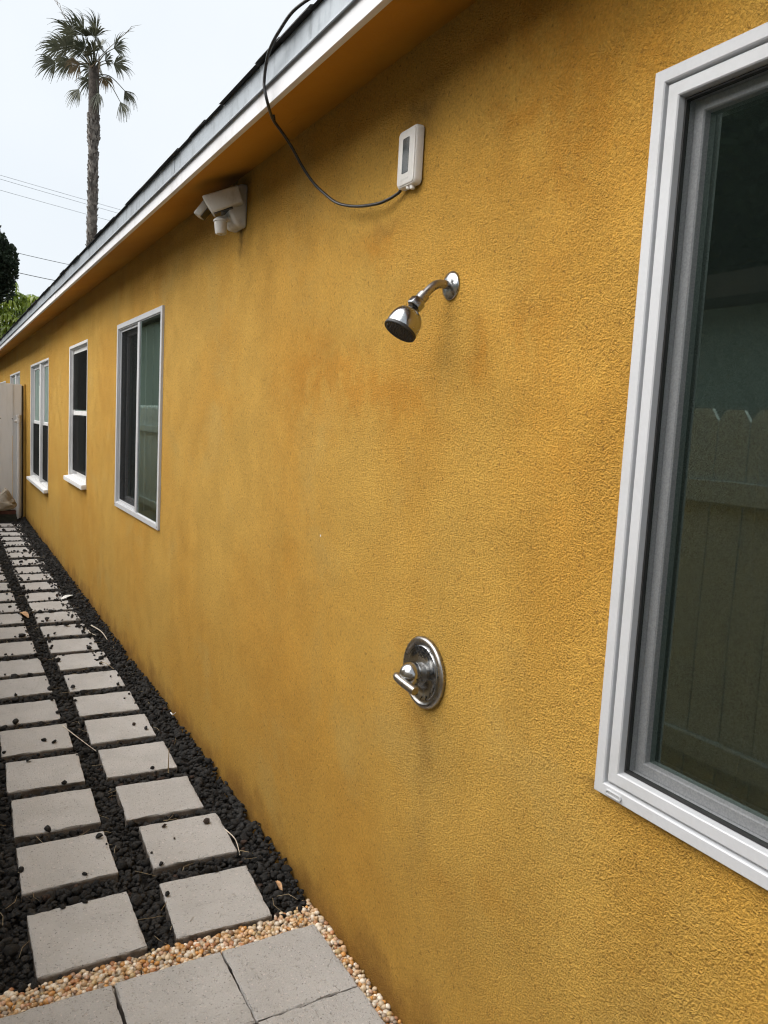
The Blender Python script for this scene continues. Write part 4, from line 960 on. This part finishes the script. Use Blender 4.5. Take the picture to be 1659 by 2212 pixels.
# umbrella tree: whorls of drooping leaflets, each whorl a part
um = thing('umbrella_tree', (-0.1, 22.4, 0), 'bright green umbrella tree with whorled drooping leaflets beyond the roof end', 'tree')
def whorl(seed):
    r = random.Random(seed); V = []; F = []; n = r.choice([9, 10, 11])
    for k in range(n):
        a = 2 * math.pi * k / n + r.uniform(-.12, .12); L = r.uniform(0.25, 0.34); d = Vector((math.cos(a), math.sin(a), 0)); s = Vector((-d.y, d.x, 0)); b = len(V)
        dr = r.uniform(0.7, 1.15)
        for i in range(5):
            t = i / 4; w = 0.042 * (math.sin(math.pi * min(1, 0.10 + 0.85 * t)) ** 0.8); c = d * (0.05 + L * t * (1 - 0.28 * t)) + Vector((0, 0, 0.03 - dr * L * t * t * 0.85))
            V += [tuple(c - s * w + Vector((0, 0, -0.008))), tuple(c + Vector((0, 0, 0.006))), tuple(c + s * w + Vector((0, 0, -0.008)))]
        for i in range(4):
            for q in (0, 1): m = b + i * 3 + q; F.append((m, m + 1, m + 4, m + 3))
    me = bpy.data.meshes.new('leaf_whorl'); me.from_pydata(V, [], F); me.materials.append(MAT['schefflera']); me.polygons.foreach_set('use_smooth', [True] * len(F)); return me
WH = [whorl(i) for i in range(5)]; r1 = random.Random(21)
g = G(); base = Vector((-0.1, 22.4, 0)); stems = []
for k in range(7):
    a = r1.uniform(0, 6.28); top = base + Vector((r1.uniform(-0.7, 1.1), r1.uniform(-0.7, 0.7), r1.uniform(2.9, 4.1)))
    g.tube(bez([base + Vector((math.cos(a) * .12, math.sin(a) * .12, 0)), base.lerp(top, .5) + Vector((r1.uniform(-.2, .2), 0, 0)), top], 5), [0.05 - 0.0035 * i for i in range(11)], 7); stems.append(top)
build('trunk', g, 'bark', um, smooth=50)
spots = [(0.40, 22.0, 4.42), (0.55, 22.2, 4.52), (0.25, 22.0, 4.25), (0.75, 22.1, 4.15), (1.02, 22.1, 4.18), (1.22, 22.2, 4.10), (0.92, 22.0, 4.02), (0.55, 21.9, 4.02), (0.10, 21.9, 3.98), (0.30, 21.8, 3.75), (0.75, 21.8, 3.62), (1.05, 21.9, 3.72), (0.5, 21.7, 3.5), (0.1, 21.7, 3.45), (0.85, 21.7, 3.35), (0.35, 21.7, 3.15), (0.65, 21.8, 3.05), (0.12, 21.7, 2.95), (0.48, 21.8, 2.75)]
spots = [(x, y, z + 0.30) for x, y, z in spots] + [(x + r1.uniform(-.2, .1), y - 0.15, z + r1.uniform(0.1, 0.3)) for x, y, z in spots]
for k in range(110):
    x_ = 0.45 + r1.uniform(-1.5, 0.85); spots.append((x_, 22.4 + r1.uniform(-0.3, 0.9), r1.uniform(2.9, 4.45 - 0.12 * abs(x_ - 0.6))))
gs = G()
for k, (x, y, z) in enumerate(spots):
    o = link('leaf_whorl', WH[k % 5], None, um, (x + 0.1, y - 22.4, z)); sc = r1.uniform(0.8, 1.12)
    o.scale = (sc, sc, sc); o.rotation_euler = (r1.uniform(-.45, .45) + 0.18, r1.uniform(-.4, .4), r1.uniform(0, 6.28))
    s = min(stems, key=lambda q: (q - Vector((x, y, z))).length); gs.tube([Vector((x, y, z)), Vector((x, y, z)).lerp(s, 0.5) + Vector((0, 0, -0.05)), s + Vector((0, 0, -0.15))], 0.008, 4)
build('petioles', gs, 'tree_leaf', um)

# fan palm
PB = Vector((2.84, 26.0, 0)); PT = Vector((3.06, 26.0, 12.0)); RV = Vector((0.866, -0.497, 0)); DV = Vector((0.5, 0.86, 0)); UP = Vector((0, 0, 1))
pa = thing('fan_palm', tuple(PB), 'tall slender fan palm with shaggy trunk rising beyond the roof', 'palm tree')
def trunk_at(t): return PB.lerp(PT, t) + RV * 0.10 * math.sin(t * 3.0)
NP = 60; r1 = random.Random(9)
g = G(); g.tube([trunk_at(i / NP) for i in range(NP + 1)], [0.158 - 0.035 * i / NP + (0.03 if i > NP - 11 else 0) for i in range(NP + 1)], 16); build('trunk', g, 'trunk', pa, smooth=60)
g = G()
z = 3.6
while z < 10.6:
    t = z / 12.1; c = trunk_at(t); rr = 0.150 - 0.035 * t + (0.03 if z > 9.8 else 0)
    for k in range(11):
        a = r1.uniform(0, 6.28); d = Vector((math.cos(a), math.sin(a), 0)); s = Vector((-d.y, d.x, 0)); L = r1.uniform(0.10, 0.20); w = r1.uniform(0.025, 0.05); o_ = r1.uniform(0.03, 0.065)
        p = c + d * rr * 0.96 + UP * r1.uniform(-.04, .04); q = p + d * o_ + UP * L
        g.add([p - s * w, p + s * w, q + s * w * 0.45, q - s * w * 0.45, q - d * 0.03 - s * w * .3, q - d * 0.03 + s * w * .3], [(0, 1, 2, 3), (3, 2, 5, 4), (0, 3, 4), (1, 5, 2)])
    z += 0.075
build('leaf_bases', g, 'boot', pa)
KPX = 1 / 449.0                                          # metres per crop pixel at the palm
def frond(px, pz, depth, fan, spread, mat='frond', lean=-0.35, droop=1.0, start=(0, 0)):
    """petiole from the crown to the fan's base, then a fan of narrow blades drooping at the tips"""
    O = PT + UP * (start[1]) + RV * start[0]
    hub = PT + RV * px + UP * pz + DV * depth
    d0 = (hub - O); ln = d0.length; mid = O.lerp(hub, 0.5) + UP * (0.14 * ln * (1 if pz > -0.4 else 1.6))
    g = G(); pts = bez([O, mid, hub], 5); g.tube(pts, [0.022 - 0.0012 * i for i in range(len(pts))], 5)
    ax = (hub - pts[-3]).normalized(); ax = (ax + UP * -0.12 * droop + RV * lean * 0.5).normalized()
    nrm = ax.cross(Vector((r1.uniform(-.4, .4), r1.uniform(-.4, .4), 0)) + DV * 0.9 + UP * 0.25).normalized(); side = nrm
    n = 24
    for k in range(n):
        u = (k / (n - 1) - 0.5) * 2; a = u * spread * 1.15 + r1.uniform(-.04, .04); L = 1.10 * fan * (1 - 0.25 * abs(u)) * r1.uniform(0.72, 1.15)
        d = (ax * math.cos(a) + side * math.sin(a)).normalized(); wv = d.cross(ax.cross(side)).normalized()
        prev = None; base = len(g.v); p = hub.copy(); vs = []; dd = (d + DV * r1.uniform(-.12, .12)).normalized(); nn = 8; dk = droop * r1.uniform(0.6, 1.5)
        for i in range(nn + 1):
            t = i / nn; w = max(0.005, L * min(t, 0.52) * spread * 1.15 / n * 1.5 * (1 if t < 0.52 else max(0.20, (1 - t) / 0.6)))
            vs += [p - wv * w, p + wv * w]
            if t > 0.45: dd = (dd + UP * -0.30 * dk + RV * lean * 0.24).normalized()
            p = p + dd * (L / nn)
        g.add(vs, [(2 * i, 2 * i + 1, 2 * i + 3, 2 * i + 2) for i in range(nn)])
    build('frond', g, mat, pa)
# (x across, z up) of each fan's base relative to the crown, as seen; depth scattered
FR = [(-.22, .85, -.2, .85, .55), (.02, .75, .4, .80, .6), (.16, .85, -.3, .75, .45), (-.42, .72, -.3, .90, .9), (-.58, .62, .3, .80, 1.0), (-.95, .42, -.2, .75, .9), (-.95, .25, .4, .75, .8), (-1.12, .02, -.1, .72, .9),
      (-.55, .25, -.6, .75, 1.1), (-.20, -.28, .2, .6, .8), (-.40, -.70, -.1, .62, .8), (.22, -.80, -.2, .62, .6), (.88, -.55, .2, .62, .7), (.86, -1.00, -.1, .62, .6), (.68, .48, -.2, .62, .9), (.50, .25, .3, .62, 1.0),
      (.10, .30, -.3, .55, 1.2), (-.15, .30, -.4, .6, 1.2), (-.70, .10, .1, .6, 1.0), (-.45, .40, -.4, .6, 1.0), (.05, .15, -.4, .45, 1.3), (.42, .12, -.2, .5, 1.0), (.05, .55, -.7, .75, 1.1), (.28, .60, -.6, .70, 1.0), (-.12, .45, .7, .8, 1.0), (.35, .35, -.5, .65, 1.0), (-.32, .15, .6, .7, 1.0)]
for i, (a, b, d, f, s) in enumerate(FR):
    frond(a, b, d, f * 0.92, s, 'frond', -0.42 if a < 0.5 else -0.10, 1.0 if b > -0.5 else 1.3, (0, -0.1 if b > 0 else -0.25))
for (a, b, d, f, s) in ((.25, .05, -.3, .5, 1.1), (-.35, -.02, -.2, .55, 1.0), (.15, -.1, .4, .45, 1.2)): frond(a, b, d, f, s, 'frond_dry', -0.2, 1.8)
for (pts) in ([(0, -.1), (-.25, .4), (-.62, 1.0), (-.9, 1.45), (-1.12, 1.75)], [(0, -.1), (.35, .3), (.75, .68), (.98, .88), (1.2, 1.06)]):
    g = G(); P3 = [PT + RV * a + UP * b + DV * -0.2 for a, b in pts]; c = bez(P3, 5); g.tube(c, [0.014 - 0.0005 * i for i in range(len(c))], 5)
    for f_ in (0.62, 0.75, 0.86):
        q = c[int(f_ * (len(c) - 1))]; dirn = (P3[-1] - P3[-2]).normalized(); g.tube([q, q + dirn * 0.18 + UP * 0.05 + RV * r1.uniform(-.06, .1), q + dirn * 0.36 + RV * r1.uniform(-.05, .16)], [0.009, 0.007, 0.004], 4)
    build('flower_stalk', g, 'frond_dry', pa, smooth=60)

# overhead wires
def wire(pts, r, label):
    g = G(); (x0, y0, z0), (x1, y1, z1) = pts; d = Vector((x1 - x0, 0, z1 - z0)); a = Vector(pts[0]) - d * 6; b = Vector(pts[1]) + d * 6
    P3 = [a.lerp(b, i / 60) + Vector((0, 0, -0.9 + 3.6 * (i / 60 - 0.5) ** 2)) + Vector((0, 0, 0.88)) for i in range(61)]
    g.tube(P3, r, 5, caps=True); tag(build('overhead_wire', g, 'wire', smooth=60, origin=tuple(P3[30])), label, 'wire', 'overhead wires')
wire([(1.369, 40, 11.98), (6.831, 40, 11.40)], 0.0075, 'topmost thin overhead wire crossing behind the palm trunk')
wire([(1.368, 40.5, 11.94), (6.83, 40.5, 11.34)], 0.0075, 'second thin overhead wire just under the topmost one')
wire([(1.368, 40, 11.33), (6.544, 40, 10.79)], 0.0075, 'third thin overhead wire from the top, alone below the upper pair')
wire([(1.086, 26, 6.207), (2.583, 26, 6.082)], 0.0085, 'upper of the two thicker overhead wires right of the juniper')
wire([(1.04, 26, 5.645), (2.148, 26, 5.555)], 0.0105, 'lower of the two thicker overhead wires right of the juniper')
